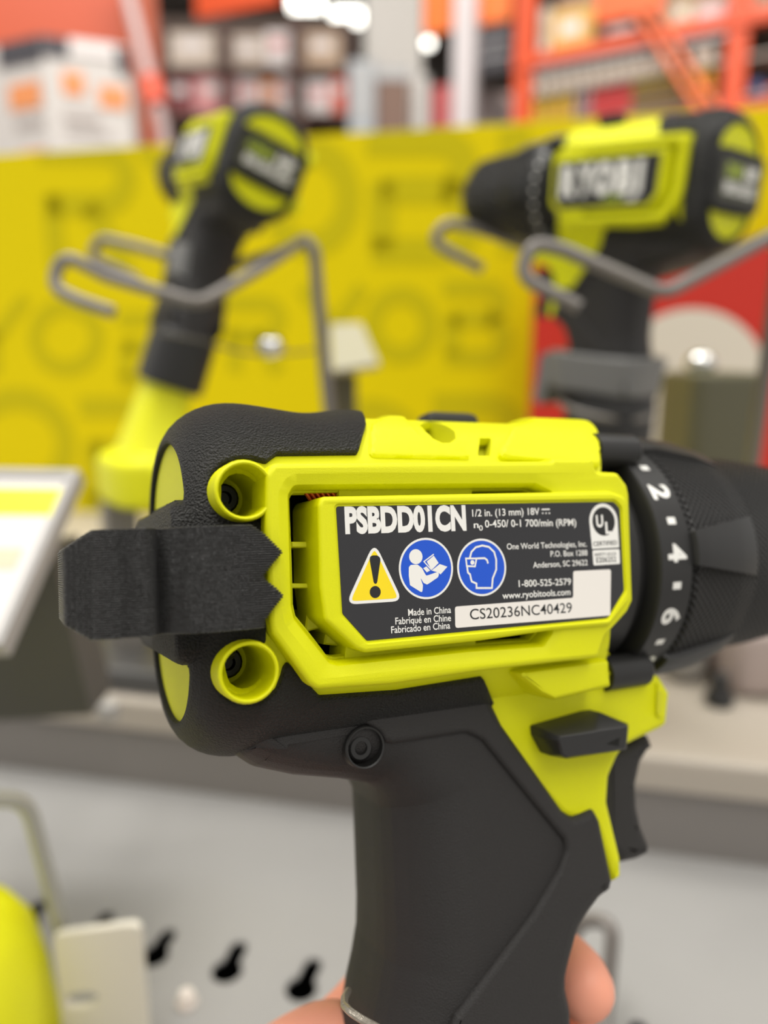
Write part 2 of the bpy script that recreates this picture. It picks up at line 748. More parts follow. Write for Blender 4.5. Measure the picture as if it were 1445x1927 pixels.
# strips and walls seen through the gap between the frame and the carrier
M = MB()
for a in ([(636, 914), (889, 912), (886, 934), (636, 938)], [(650, 1200), (895, 1180), (893, 1224), (646, 1250)]):
    plate(M, LP(a, -5), -4.6, -12, 0.3, 0.3, 2)
plate(M, LP([(1023, 905), (1050, 900), (1060, 935), (1030, 935)], -3), -2.2, -10, .4, .4, 2)
plate(M, LP([(1031, 1180), (1062, 1180), (1062, 1222), (1031, 1222)], -3), -2.2, -10, .4, .4, 2)
mk('inner_strip', M, YEL, drill)
M = MB()
for y0, y1 in ((1020, 1031), (1098, 1107)):
    plate(M, LP([(545, y0), (640, y0), (640, y1), (545, y1)], -7), -6, -17, .2, .2, 1)
plate(M, LP([(590, 940), (640, 940), (640, 1190), (600, 1180)], -13), -12.5, -17, .3, .3, 1)
plate(M, LP([(575, 1150), (597, 1165), (602, 1180), (570, 1190)], -9), -8, -17, .3, .3, 1)
plate(M, LP([(612, 1175), (640, 1190), (636, 1215), (606, 1212)], -9), -8, -17, .3, .3, 1)
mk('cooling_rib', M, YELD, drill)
M = MB()
rr = []
for u in (-44, -38, 20, 30):
    rr.append([(u, 21.5 * math.sin(t * math.pi / 24), WA + 13 * math.cos(t * math.pi / 24)) for t in range(48)])
M.rings(rr, cap0=True, cap1=True)
mk('motor_core', M, DARK, drill)
M = MB()
for k in range(7):
    a = Vector((*L(560 + k * 10, 908, -6), -6.5))
    tube(M, [a, a + Vector((1.0, -1.4, .8)), a + Vector((2.6, -3.6, .4)), a + Vector((3.6, -5.6, -1.6))], .36, 8)
mk('motor_winding', M, COP, drill)

# nameplate sticker with its prints
M = MB()
plate(M, LABEL_O, 0.06, -0.02, 0.04, 0.04, 1)
name = mk('nameplate', M, LBL, drill)
name['label'] = 'black specification sticker with white print'
PW = 0.075


def lab(x, y):
    """position in the label close-up -> label plane"""
    return L(620 + x / 2.4083, 850 + y / 2.4083, 0.0)


def labs(pts):
    return [lab(*p) for p in pts]


def lh(px):
    return px / 2.4083 / F * 136.0 * 0.98


M = MB()
for s, a, b, h, bold in (
        ('PSBDD01CN', (71, 366), (620, 351), 103, .05),
        ('1/2 in. (13 mm) 18V', (646, 294), (951, 285), 32, .012),
        ('n', (653, 346), (675, 345), 30, .015),
        ('0', (677, 358), (694, 357), 24, .01),
        ('0-450/ 0-1 700/min (RPM)', (704, 343), (1117, 335), 33, .012),
        ('One World Technologies, Inc.', (803, 443), (1165, 430), 27, .008),
        ('P.O. Box 1288', (1001, 476), (1168, 470), 27, .008),
        ('Anderson, SC 29622', (922, 527), (1169, 514), 27, .008),
        ('1-800-525-2579', (857, 613), (1094, 603), 31, .01),
        ('www.ryobitools.com', (783, 667), (1091, 649), 30, .01),
        ('Made in China', (356, 744), (550, 730), 29, .01),
        ('Fabriqué en Chine', (298, 783), (550, 767), 29, .01),
        ('Fabricado en China', (279, 823), (546, 801), 29, .01)):
    up = Vector(lab(a[0] - 2, a[1] - 100)) - Vector(lab(*a))
    text(M, s, lab(*a), lab(*b), lh(h), PW, bold, updir=(0.0, 1.0))
ribbon(M, labs([(960, 262), (997, 261)]), .25, PW)
for x in (962, 977, 992):
    ribbon(M, labs([(x, 279), (x + 6, 279)]), .25, PW)
mk('lettering', M, WHT, name)

M = MB()
tri = rnd(LP([(704, 1019, 1.2), (757, 1131, 1.2), (650, 1138, 1.2)]), 1.2, 6)
cap(M, [ccw(tri)], PW, mi=0)
cap(M, [off(ccw(tri), .5)], PW + .01, mi=1)
z4 = lambda pts: [L(550 + x / 3.6125, 1000 + y / 3.6125, 0) for x, y in pts]
cap(M, [ccw(rnd(z4([(525, 172), (545, 163), (575, 163), (596, 178), (597, 200), (575, 350), (564, 359), (552, 350), (525, 200)]), .6, 3))], PW + .02, mi=2)
cap(M, [circ(z4([(562, 412)])[0], 1.0, 24)], PW + .02, mi=2)
mk('warning_symbol', M, [WHT, SYEL, INK], name)

M = MB()
c2 = lab(438, 529)
R2 = abs(lab(438, 390)[1] - c2[1])
cap(M, [circ(c2, R2, 48)], PW, mi=0)
cap(M, [circ(c2, R2 * .93, 48)], PW + .01, mi=1)
cap(M, [circ(z4([(838, 172)])[0], 1.28, 24)], PW + .02, mi=0)
cap(M, [ccw(rnd(z4([(790, 245), (802, 228), (850, 226), (880, 250), (908, 302), (985, 276), (996, 290), (988, 312), (915, 362), (890, 350), (866, 308), (886, 365), (882, 418), (798, 366), (790, 300)]), .3, 3))], PW + .02, mi=0)
for pg in ([(912, 205), (960, 165), (993, 215), (945, 262)], [(945, 266), (1000, 222), (1052, 240), (1006, 292), (985, 278)], [(888, 250), (910, 238), (935, 266), (912, 278)]):
    cap(M, [ccw(z4(pg))], PW + .02, mi=0)
ribbon(M, z4([(945, 262), (893, 205), (960, 155)]), .2, PW + .02)
mk('read_manual_symbol', M, [WHT, SBLU], name)

M = MB()
c3 = lab(690, 524)
cap(M, [circ(c3, R2 * .97, 48)], PW, mi=0)
cap(M, [circ(c3, R2 * .90, 48)], PW + .01, mi=1)
ribbon(M, z4([(1187, 240), (1188, 255), (1192, 280), (1206, 292), (1213, 325), (1218, 340), (1250, 355), (1250, 385), (1355, 385), (1360, 320), (1384, 260), (1384, 190), (1370, 140), (1335, 106), (1290, 96), (1245, 108), (1215, 140), (1205, 180)]), .34, PW + .02)
ribbon(M, z4([(1178, 184), (1250, 184), (1240, 238), (1184, 236)]), .3, PW + .02, closed=True)
ribbon(M, z4([(1250, 184), (1305, 182), (1322, 195), (1328, 218)]), .34, PW + .02)
cap(M, [circ(z4([(1222, 211)])[0], .42, 12)], PW + .02, mi=0)
mk('eye_protection_symbol', M, [WHT, SBLU], name)

M = MB()
cap(M, [ccw(rnd(labs([(567, 702), (1103, 662), (1103, 541), (1274, 533), (1271, 742), (569, 799)]), .5, 4))], PW, mi=0)
text(M, 'CS20236NC40429', lab(636, 761), lab(1098, 728), lh(47), PW + .02, .004, mi=1, updir=(0, 1))
mk('serial_sticker', M, [OFFW, INK], name)

M = MB()
arch = []
cu_, cv_ = lab(1241, 316)
rx = abs(lab(1305, 316)[0] - lab(1177, 316)[0]) / 2
for k in range(25):
    a = math.pi * k / 24
    arch.append((cu_ + rx * math.cos(a), cv_ + rx * 1.0 * math.sin(a)))
arch += [lab(1189, 441), lab(1311, 434)]
cap(M, [ccw(arch)], PW, mi=0)
cap(M, [ccw(rnd(labs([(1190, 447), (1312, 441), (1315, 508), (1195, 516)]), .3, 3))], PW, mi=0)
cap(M, [circ((cu_, cv_), rx * .80, 36)], PW + .01, mi=1)
text(M, 'U', lab(1208, 341), lab(1240, 339), lh(56), PW + .02, .035, mi=0, updir=(0, 1))
text(M, 'L', lab(1250, 371), lab(1277, 369), lh(56), PW + .02, .035, mi=0, updir=(0, 1))
text(M, 'CERTIFIED', lab(1194, 428), lab(1302, 421), lh(21), PW + .02, .012, mi=1, updir=(0, 1))
text(M, 'SAFETY US-CA', lab(1200, 474), lab(1298, 469), lh(15), PW + .02, .01, mi=1, updir=(0, 1))
text(M, 'E206252', lab(1208, 503), lab(1298, 498), lh(25), PW + .02, .01, mi=1, updir=(0, 1))
mk('certification_mark', M, [WHT, INK], name)

# brand plate on the far side (seen on the same tool standing on the display)
M = MB()
plate(M, LABEL_O, 0.62, .2, 0.04, 0.04, 1, fn=FAR)
fnm = mk('logo_plate', M, BLK, drill)
M = MB()
mf = lambda u, v, w: (-u + 5, v, 2 * WA - w)
for ch_, x_, e_ in (('R', -24, -14.2), ('Y', -14.0, -4.4), ('O', -4.6, 7.6), ('B', 8.8, 18.0), ('I', 19.6, 23.2)):
    text(M, ch_, (x_, -4.5), (e_, -4.5), 12.5, 0.75 + .002 * x_, .07, fn=mf, mi=0)
text(M, 'ONE+', (3, -9.3), (14.0, -9.3), 3.3, 0.75, .02, fn=mf, mi=1)
text(M, 'HP', (15.5, -9.3), (22, -9.3), 3.3, 0.75, .03, fn=mf, mi=0)
mk('logo_lettering', M, [WHT, GRNP], fnm)

# --- black rubber overmould around the back
NB = SP([(660, 783), (687, 808), (671, 857), (519, 859), (499, 874), (475, 868), (449, 867), (420, 876), (401, 897), (395, 920), (401, 947), (420, 967), (450, 977), (478, 975), (491, 970), (493, 990), (494, 1090), (498, 1165), (497, 1212), (470, 1210), (443, 1217), (417, 1236), (409, 1262), (413, 1290), (430, 1311), (460, 1321), (492, 1315), (517, 1296), (527, 1270), (531, 1255), (538, 1244), (600, 1308), (744, 1298), (905, 1272), (930, 1325), (944, 1352)])
NB = [(SU(-9.0), PI2 - .01)] + NB[1:] + [(SU(16.0), -PI2 + .01)]
up = [p for p in NB if p[1] > 0.06]
dn = [p for p in NB if p[1] < -0.06]
sm_ = SU(-38.5)
NOTCH = [p for p in NB if p[0] < SU(-38.7) or (p[0] < SU(-36.2) and .3 < abs(p[1]) < .6)]
over = [(0.3, -math.pi), (sm_, -math.pi)] + mir([p for p in dn if p not in NOTCH]) + list(reversed(dn)) + [(sm_, 0.0)] + list(reversed(up)) + mir([p for p in up if p not in NOTCH]) + [(sm_, math.pi), (0.3, math.pi)]


def chord(v0, k0, side):
    """lens-shaped opening in the rear face between height v0 and radius k0"""
    pts = []
    a0 = math.asin(v0 / k0)
    for k in range(13):
        a = a0 + (math.pi - 2 * a0) * k / 12
        pts.append((next(PS[j] + (k0 - PROF[j][1]) / (PROF[j + 1][1] - PROF[j][1]) * (PS[j + 1] - PS[j]) for j in range(len(PROF) - 1) if PROF[j][1] <= k0 < PROF[j + 1][1]), a * side))
    for k in range(1, 12):
        a = math.pi - a0 - (math.pi - 2 * a0) * k / 12
        rr_ = v0 / math.sin(a)
        pts.append((rr_, a * side))
    return pts


def hump(s, ph):
    """soft swellings along the top of the overmould"""
    u = prof(s)[0]
    k = math.exp(-((ph - PI2) / .5) ** 2)
    return k * (.8 * math.exp(-((u + 37) / 6) ** 2) - .7 * math.exp(-((u + 24) / 5) ** 2) + .5 * math.exp(-((u + 14) / 4) ** 2))


M = MB()
patch(M, over, [chord(14.0, 25.2, 1), chord(14.0, 25.2, -1)], 1.3, base=-.8, edge=.7, step=1.5, hf=hump)
mk('rubber_overmold', M, RUB, drill)

# band across the back
M = MB()
oo = rnd([(-13, WA - 22.5), (13, WA - 22.5), (13, WA + 22.5), (-13, WA + 22.5)], 4, 5)
rr = []
for u, ins in ((UR + 6, 0), (UR - 2.2, 0), (UR - 3.0, .35), (UR - 3.4, 1.2)):
    rr.append([(u, y, z) for y, z in off(ccw(oo), ins)])
M.rings(rr, cap1=True)
mk('rear_band', M, RUB, drill)

# screw wells
M = MB()
for c in (WELL1, WELL2):
    o = [circ(c, r, 32) for r in (4.9, 4.9, 4.7, 4.45, 4.2, 4.05, 3.9, 3.7)]
    rr = [[(u, v, w) for u, v in pl] for pl, w in zip(o, (-8, -1.5, -1.05, -.9, -1.05, -1.5, -15, -17))]
    M.rings(rr, cap1=True)
mk('screw_well', M, YEL, drill)
for c in (WELL1, WELL2):
    M = MB()
    rr = [[(u, v, w) for u, v in circ(c, r, 18)] for r, w in ((2.6, -17), (2.6, -15.2), (2.2, -14.8), (1.3, -14.8), (1.1, -16))]
    M.rings(rr, cap1=True)
    mk('screw', M, STEEL, drill)

# raised blocks on the top shoulder
M = MB()
for pl, h in (([(930, 866), (945, 840), (960, 815), ('s', 27, 1.2), ('s', 30, 1.45), ('s', 30, 1.7), ('s', 43.5, 1.7), ('s', 43.5, 1.28), ('s', 39, 1.0), ('s', 34.5, .78), ('s', 33.5, .68)], 1.6),
              ([(692, 862), (694, 830), (697, 805), ('s', -6, 1.3), ('s', -5, 1.75), ('s', 2, 1.75), (772, 790), (790, 820), (820, 840), (866, 846), (888, 866)], .8)):
    patch(M, SP(pl), [], h, base=-.8, edge=1.0, step=1.5, r=1.2)
mk('top_block', M, YEL, drill)
# belt bit holder nub on the far shoulder
M = MB()
rbox(M, (10, 30, WA - 12), (24, 35.2, WA - 5), 1.6)
mk('mode_slider', M, BLK, drill)

# --- gearbox, collar, chuck (turned about the axis)


def lathe(M, prof_, n=72, mi=0):
    M.rings([[(u, r * math.sin(2 * math.pi * k / n), WA + r * math.cos(2 * math.pi * k / n)) for k in range(n)] for u, r in prof_], mi, cap0=True, cap1=True)


M = MB()
lathe(M, [(28, 25.5), (40.5, 25.5), (41.5, 25.0), (42, 24.0), (47, 24)])
for a in (52, -54, 128, -126):
    a = math.radians(a)
    c = (29.3 * math.cos(a), 29.3 * math.sin(a))
    rr = []
    for u, r in ((36, 3.7), (46.8, 3.6), (47.8, 2.8), (47.8, 1.6), (46.5, 1.4)):
        rr.append([(u, c[1] + r * math.sin(k * math.pi / 10), WA + c[0] + r * math.cos(k * math.pi / 10)) for k in range(20)])
    M.rings(rr, cap0=True, cap1=True)
mk('gearbox_flange', M, BLK, drill)
M = MB()
lathe(M, [(43.3, 24), (43.6, 27.2), (44.2, 28.0), (52.2, 28.0), (52.8, 27.6), (53.0, 26)])
ring = mk('clutch_ring', M, BLK, drill)
M = MB()
RC = 28.06


def wrap(ph0, uoff):
    return lambda x, y, w: (uoff + y, RC * math.sin(ph0 - x / RC), WA + RC * math.cos(ph0 - x / RC))


for s, deg in (('2', 29), ('4', 1.5), ('6', -26), ('8', -53)):
    text(M, s, (-1.9, 0), (1.9, 0), 4.6, 0, .03, fn=wrap(math.radians(deg), 45.9))
for deg in (43, 15.2, -12.3, -39.5):
    cap(M, [[(-.75, -1.1), (.75, -1.1), (.75, 1.1), (-.75, 1.1)]], 0, wrap(math.radians(deg), 48.2))
for x in (-2.4, -1.0, .4, 1.8):
    cap(M, [[(x, -1.8), (x + .9, -1.8), (x + .9, 1.8), (x, 1.8)]], 0, wrap(math.radians(58), 48.2))
for deg in range(85, 290, 14):
    cap(M, [[(-.75, -1.1), (.75, -1.1), (.75, 1.1), (-.75, 1.1)]], 0, wrap(math.radians(deg), 48.2))
mk('torque_number', M, WHT, ring)


def knurl(name, col, nu, nph):
    m = mat(name, col, 0.5, spec=0.4)
    nt = m.node_tree
    b = nt.nodes['Principled BSDF']
    tc = nt.nodes.new('ShaderNodeTexCoord')
    sp = nt.nodes.new('ShaderNodeSeparateXYZ')
    nt.links.new(tc.outputs['Object'], sp.inputs[0])

    def mth(op, a, b_=None):
        n = nt.nodes.new('ShaderNodeMath')
        n.operation = op
        for i, x in enumerate((a, b_)):
            if x is None:
                continue
            if isinstance(x, (int, float)):
                n.inputs[i].default_value = x
            else:
                nt.links.new(x, n.inputs[i])
        return n.outputs[0]
    ph = mth('ARCTAN2', sp.outputs[1], mth('ADD', sp.outputs[2], -WA))
    a = mth('MULTIPLY', ph, nph)
    u = mth('MULTIPLY', sp.outputs[0], nu)
    h = mth('MULTIPLY', mth('ABSOLUTE', mth('SINE', mth('ADD', a, u))), mth('ABSOLUTE', mth('SINE', mth('SUBTRACT', a, u))))
    bp = nt.nodes.new('ShaderNodeBump')
    bp.inputs['Strength'].default_value = 1.0
    bp.inputs['Distance'].default_value = 0.35
    nt.links.new(h, bp.inputs['Height'])
    nt.links.new(bp.outputs[0], b.inputs['Normal'])
    return m


KN = knurl('knurled_black_plastic', (0.19, 0.185, 0.18), 1.9, 52)
M = MB()
lathe(M, [(52.6, 25), (53.0, 27.6), (54.0, 28.2), (68, 27.4), (73, 26.6), (75, 25.2), (75.6, 23)])
sl = mk('chuck_sleeve', M, KN, drill)
M = MB()
for deg in (3, 63, 123, 183, 243, 303):
    a = math.radians(deg)
    rr = []
    for u, r, wd in ((52.2, 27.6, .11), (53, 29.3, .125), (56, 29.6, .14), (66, 28.6, .20), (73, 27.0, .25), (74.5, 25.8, .27)):
        rr.append([(u, r_ * math.sin(a + d), WA + r_ * math.cos(a + d)) for d, r_ in ((-wd - .05, 24), (-wd, r - .2), (-wd * .5, r), (0, r), (wd * .5, r), (wd, r - .2), (wd + .05, 24))])
    M.rings(rr, cap0=True, cap1=True)
mk('sleeve_rib', M, BLK, sl)
M = MB()
lathe(M, [(74, 22), (75, 24.4), (90, 24.0), (104, 22.5), (112, 17), (114, 12), (114, 6), (108, 5)])
mk('chuck_nose', M, KN, drill)

# --- yellow front of the handle
M = MB()
YF = LP([(880, 1240), (1150, 1225), (1183, 1275, .6), (1229, 1264, 1), (1246, 1274, 1), (1264, 1304, 1), (1258, 1364, .8), (1250, 1371, .8), (1186, 1402, 1.2), (1167, 1423, 2), (1150, 1463, 2), (1147, 1511, 2), (1172, 1615), (1173, 1646, .8), (1158, 1666, .8), (1120, 1560), (1060, 1540), (930, 1400), (850, 1300)], -11.5)
plate(M, rnd(YF, 1.2, 4), -11.5, -46.5, 1.8, 1.8, 4)
mk('handle_front', M, YEL, drill)
M = MB()
plate(M, rnd(LP([(966, 1264, .8), (1146, 1240, .6), (1150, 1294, .6), (1044, 1318, 1.0), (1018, 1306, 1)], -4), 1, 4), -3.6, -14, 1.0, 1.8, 3)
plate(M, rnd(LP([(1236, 1282, .5), (1252, 1296, .8), (1250, 1350, .8), (1238, 1352, .5)], -11), .6, 3), -10.9, -14, .4, .4, 2)
mk('front_rib', M, YEL, drill)
M = MB()
plate(M, rnd(LP([(1238, 1300), (1248, 1300), (1246, 1342), (1236, 1346)], -10.8), .5, 3), -10.8, -12, .1, .1, 1)
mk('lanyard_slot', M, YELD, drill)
# forward-reverse switch
M = MB()
sw_b = rnd(LP([(1014, 1370, .5), (1112, 1342, .8), (1128, 1340, .8), (1183, 1362, .6), (1183, 1372, .5), (1179, 1411, .5), (1066, 1428, .8), (1034, 1422, .8), (1016, 1388, .5)], -8.5), .6, 3)
sw_t = rnd(LP([(1052, 1384, .5), (1120, 1374, .8), (1128, 1372, .8), (1183, 1364, .6), (1183, 1374, .5), (1179, 1411, .5), (1068, 1427, .8), (1058, 1422, .8), (1050, 1394, .5)], -4.5), .6, 3)
n_ = min(len(sw_b), len(sw_t))
sw_b, sw_t = ccw(sw_b), ccw(sw_t)
if len(sw_b) == len(sw_t):
    M.rings([[(u, v, -16) for u, v in sw_b], [(u, v, -8.6) for u, v in sw_b], [(u, v, -4.9) for u, v in sw_t], [(u, v, -4.5) for u, v in off(sw_t, .4)]], cap0=True, cap1=True)
else:
    plate(M, sw_b, -5, -16, 2.2, 3, 2)
swo = mk('direction_switch', M, BLK, drill)
M = MB()
cap(M, [ccw(LP([(1142, 1400), (1166, 1388), (1164, 1404)], -4.45))], -4.45)
mk('arrow_mark', M, STEEL, swo)
# trigger
M = MB()
TR = LP([(1140, 1420), (1228, 1384, .8), (1230, 1408, 1), (1212, 1436, 2), (1203, 1477, 3), (1205, 1520, 3), (1213, 1556, 3), (1228, 1592, 1), (1226, 1611, 1), (1205, 1621), (1174, 1628), (1140, 1600)], -19)
plate(M, rnd(TR, 1.5, 4), -19, -39, 2.4, 2.4, 4)
mk('trigger', M, RUBS, drill)

# --- black handle
GR = [(905, 1272, 1, -11, 2.2), (950, 1366, 1, -11, 1.6), (1008, 1448, 1, -11, 1.6), (1064, 1528, 1.5, -11, 1.6), (1083, 1541, 1.5, -11, 1.6), (1122, 1524, 1, -11, 1.6), (1134, 1546, 1, -11, 1.6), (1157, 1657, 1, -11, 1.6),
      (1150, 1669, 2, -13, 3.5), (1126, 1692, 2, -13, 4.5), (1105, 1720, 2, -13, 5), (1088, 1748, 2, -13, 5), (1070, 1815, 2, -13, 5), (1066, 1836, 2, -13, 5), (1066, 1858, 2, -13, 5), (1074, 1895, 2, -13, 5), (1078, 1970, 2, -13, 5), (1092, 2130, 2, -13, 5),
      (622, 2130, 2, -35, 14), (632, 1990, 2, -35, 14), (640, 1927, 2, -35, 14), (652, 1850, 2, -35, 14), (663, 1800, 2, -35, 14), (671, 1750, 2, -35, 14), (672, 1700, 2, -35, 14), (667, 1560, 2, -35, 14), (664, 1488, 3, -35, 14), (652, 1448, 3, -34, 12), (600, 1442, 3, -30, 10), (520, 1437, 3, -29, 10), (452, 1424, 3, -28, 10), (410, 1395, 3, -27, 8), (440, 1330, 3, -20, 3), (700, 1290, 1, -11, 2)]
base = [L(x, y, w) + (r,) for x, y, r, w, b in GR]
gpoly, gbev = [], []
for i in range(len(base)):
    p = Vector(base[i][:2])
    a = Vector(base[i - 1][:2])
    b = Vector(base[(i + 1) % len(base)][:2])
    d1, d2 = a - p, b - p
    l1, l2 = d1.length, d2.length
    d1.normalize()
    d2.normalize()
    ang = d1.angle(d2)
    t = min(base[i][2] / math.tan(ang / 2) if ang < 3.1 else 0.0, l1 * .45, l2 * .45)
    for k in range(5 if t > 0.02 else 1):
        q = k / 4
        x = (p + d1 * t) * (1 - q) ** 2 + p * 2 * q * (1 - q) + (p + d2 * t) * q * q
        gpoly.append((x.x, x.y))
        gbev.append(GR[i][4])
if sum(gpoly[i][0] * gpoly[(i + 1) % len(gpoly)][1] - gpoly[(i + 1) % len(gpoly)][0] * gpoly[i][1] for i in range(len(gpoly))) < 0:
    gpoly.reverse()
    gbev.reverse()
GW = -10.2
GB = GW - 1.1
SCR = L(686, 1408, GW)
BR = [(905, 1272, 1, -10, 1.6), (950, 1366, 1, -10, 1.6), (1008, 1448, 1, -10, 1.6), (1064, 1528, 1.5, -10, 1.6), (1083, 1541, 1.5, -10, 1.6), (1122, 1524, 1, -10, 1.6), (1134, 1546, 1, -10, 1.6), (1157, 1657, 1, -10, 1.6),
      (1150, 1669, 2, -12, 3), (1126, 1692, 2, -12, 3.5), (1105, 1720, 2, -12, 3.5), (1088, 1748, 2, -12, 3.5), (1070, 1815, 2, -12, 3.5), (1066, 1836, 2, -12, 3.5), (1066, 1858, 2, -12, 3.5), (1074, 1895, 2, -12, 3.5), (1078, 1970, 2, -12, 3.5), (1092, 2130, 2, -12, 3.5),
      (780, 2130, 1, GW, 1.2), (860, 1915, 1, GW, 1.2), (1002, 1726, 2, GW, 1.2), (1054, 1640, 3, GW, 1.2), (1067, 1602, 2, GW, 1.2), (1064, 1583, 2, GW, 1.2), (1002, 1508, 1, GW, 1.2), (910, 1394, 2, GW, 1.2), (880, 1380, 2, GW, 1.2), (742, 1402, 1, GW, 1.2), (726, 1398, 1, GW, 1.2), (716, 1380, 2, GW, 1.2), (690, 1364, 2, GW, 1.2), (650, 1350, 2, GW, 1.2), (640, 1320, 1, GW, 1), (700, 1290, 1, -10, 2)]


def bevelled(T):
    base_ = [L(x, y, w) + (r,) for x, y, r, w, b in T]
    pl, bv = [], []
    for i in range(len(base_)):
        p, a, b = (Vector(base_[k % len(base_)][:2]) for k in (i, i - 1, i + 1))
        d1, d2 = a - p, b - p
        l1, l2 = d1.length, d2.length
        ang = d1.angle(d2)
        t = min(base_[i][2] / math.tan(ang / 2) if ang < 3.1 else 0.0, l1 * .45, l2 * .45)
        d1.normalize()
        d2.normalize()
        for k in range(5 if t > 0.02 else 1):
            q = k / 4
            x = (p + d1 * t) * (1 - q) ** 2 + p * 2 * q * (1 - q) + (p + d2 * t) * q * q
            pl.append((x.x, x.y))
            bv.append(T[i][4])
    if ccw(pl) != pl:
        pl.reverse()
        bv.reverse()
    return pl, bv


M = MB()
bpoly, bbev = bevelled(BR)
for fn in (ID, FAR):
    rr = []
    for k in range(8):
        a = k / 7 * math.pi / 2
        rr.append((off(gpoly, [x * (1 - math.cos(a)) for x in gbev]), [min(x, 17.0) * (1 - math.sin(a)) for x in gbev]))
    M.rings([[fn(x, y, WA) for x, y in gpoly]] + [[fn(p[0], p[1], GB - d) for p, d in zip(pl, dd)] for pl, dd in rr])
    cap(M, [rr[-1][0]], GB, fn)
    rr = []
    for k in range(5):
        a = k / 4 * math.pi / 2
        rr.append((off(bpoly, [x * (1 - math.cos(a)) for x in bbev]), [x * (1 - math.sin(a)) for x in bbev]))
    M.rings([[fn(x, y, WA) for x, y in bpoly]] + [[fn(p[0], p[1], GW - d) for p, d in zip(pl, dd)] for pl, dd in rr])
    cap(M, [rr[-1][0]], GW, fn)
grip = mk('handle', M, RUBS, drill, sm=40)
# screw well in the handle
M = MB()
rr = [[(u, v, w) for u, v in circ((SCR[0] + dx, SCR[1]), r, 28)] for r, w, dx in ((3.9, GW - 5, .3), (3.8, GW - .35, .3), (3.6, GW - .1, .3), (3.3, GW - .25, .3), (3.2, GW - 3.5, .3))]
M.rings(rr)
rr = [[(u, v, w) for u, v in circ((SCR[0] - .2, SCR[1] - .2), r, 28)] for r, w in ((2.3, GW - 3.0), (2.3, GW - 1.5), (1.95, GW - 1.1), (1.2, GW - 1.1), (1.0, GW - 2.0))]
M.rings(rr, cap1=True)
mk('handle_screw', M, BLK, drill)
# sleeve at the foot of the handle
M = MB()
a, b = L(1092, 2125, -13), L(622, 2125, -34)
rr = []
for k, (v, g) in enumerate(((a[1] + 6, -1.5), (a[1] + 2, 1.0), (a[1] - 30, 1.6), (a[1] - 32, .4))):
    rr.append([((a[0] + b[0]) / 2 + (abs(a[0] - b[0]) / 2 + g) * math.copysign(abs(math.cos(t)) ** .7, math.cos(t)), v, WA + (18.5 + g) * math.copysign(abs(math.sin(t)) ** .7, math.sin(t))) for t in [2 * math.pi * i / 36 for i in range(36)]])
M.rings(rr, cap0=True, cap1=True)
mk('handle_foot', M, BLK, drill)

# --- 3-D printed spiked strap over the back
TIPX = [(979, 461), (1006, 500), (1039, 533), (1060, 515), (1083, 497), (1091, 500), (1106, 520), (1121, 535), (1145, 516), (1168, 499), (1196, 498)]
tv = sorted([(L(x, y, 1)[1], L(x, y, 1)[0]) for y, x in TIPX])


def tipu(v):
    if v <= tv[0][0]:
        return tv[0][1]
    for (a, ua), (b, ub) in zip(tv, tv[1:]):
        if v <= b:
            return ua + (ub - ua) * (v - a) / (b - a)
    return tv[-1][1]


M = MB()
NL = 44
vlo, vhi = -7.4, 8.5
for i in range(NL):
    v0 = vlo + (vhi - vlo) * i / NL
    v1 = vlo + (vhi - vlo) * (i + 1) / NL
    vm = (v0 + v1) / 2
    ex_ = max(0.0, abs(vm - .4) - 5.6)
    ue = -67.4 + ex_ * 1.55
    g = 0.0
    ut = tipu(vm)
    outl = [(ut, 1.0), (ut - .5, 1.3)]
    for u, w in ((-42, 1.7), (-47, 1.6), (-50.5, .7), (-52.6, -1.4), (-53.6, -3.0), (-54.2, -3.2), (-54.8, -1.6), (-55.4, -.4), (-56.4, -.1), (-58, -.5), (-59.2, -1.0), (-60.2, -.8), (-62, -.9), (-63.4, -1.7)):
        if u < ut - .8 and u > ue:
            outl.append((u, w))
    u = -63.6
    zz = 0
    while u > ue + .2:
        outl.append((u, -1.9 - (-63.6 - u) * 1.1 - (.25 if zz % 2 else 0)))
        u -= .35
        zz += 1
    outl += [(ue, -2.0 - max(0, (-63.6 - ue)) * 1.2), (ue, -26), (ue + 2, -30), (-52, -33), (-51, -33), (-51.0, -12), (-49.5, -4.5), (-45, -2.2), (ut, -1.5)]
    outl = ccw(outl)
    vgap = (v1 - v0)
    oin = off(outl, .22)
    M.rings([[(x, v0, z) for x, z in oin], [(x, v0 + vgap * .3, z) for x, z in outl], [(x, v0 + vgap * .75, z) for x, z in outl], [(x, v1, z) for x, z in oin]], cap0=True, cap1=True)
strap = mk('printed_strap', M, PRN, drill, sm=50, wn=False)
strap['label'] = 'matte black layered strap with two pointed tips'

# ------------------------------------------------------------------ helpers for things in world metres
def wd(name, M, mats, parent=None, sm=32):
    """link a world-space mesh: shifted to its parent's base, or to its own base when it stands alone"""
    if parent is not None:
        o = Vector(parent.location)
    else:
        xs = [v[0] for v in M.v]
        ys = [v[1] for v in M.v]
        zs = [v[2] for v in M.v]
        o = Vector(((min(xs) + max(xs)) / 2, (min(ys) + max(ys)) / 2, min(zs)))
    M.v = [(v[0] - o.x, v[1] - o.y, v[2] - o.z) for v in M.v]
    ob = mk(name, M, mats, parent, sm)
    if parent is None:
        ob.location = o
    return ob


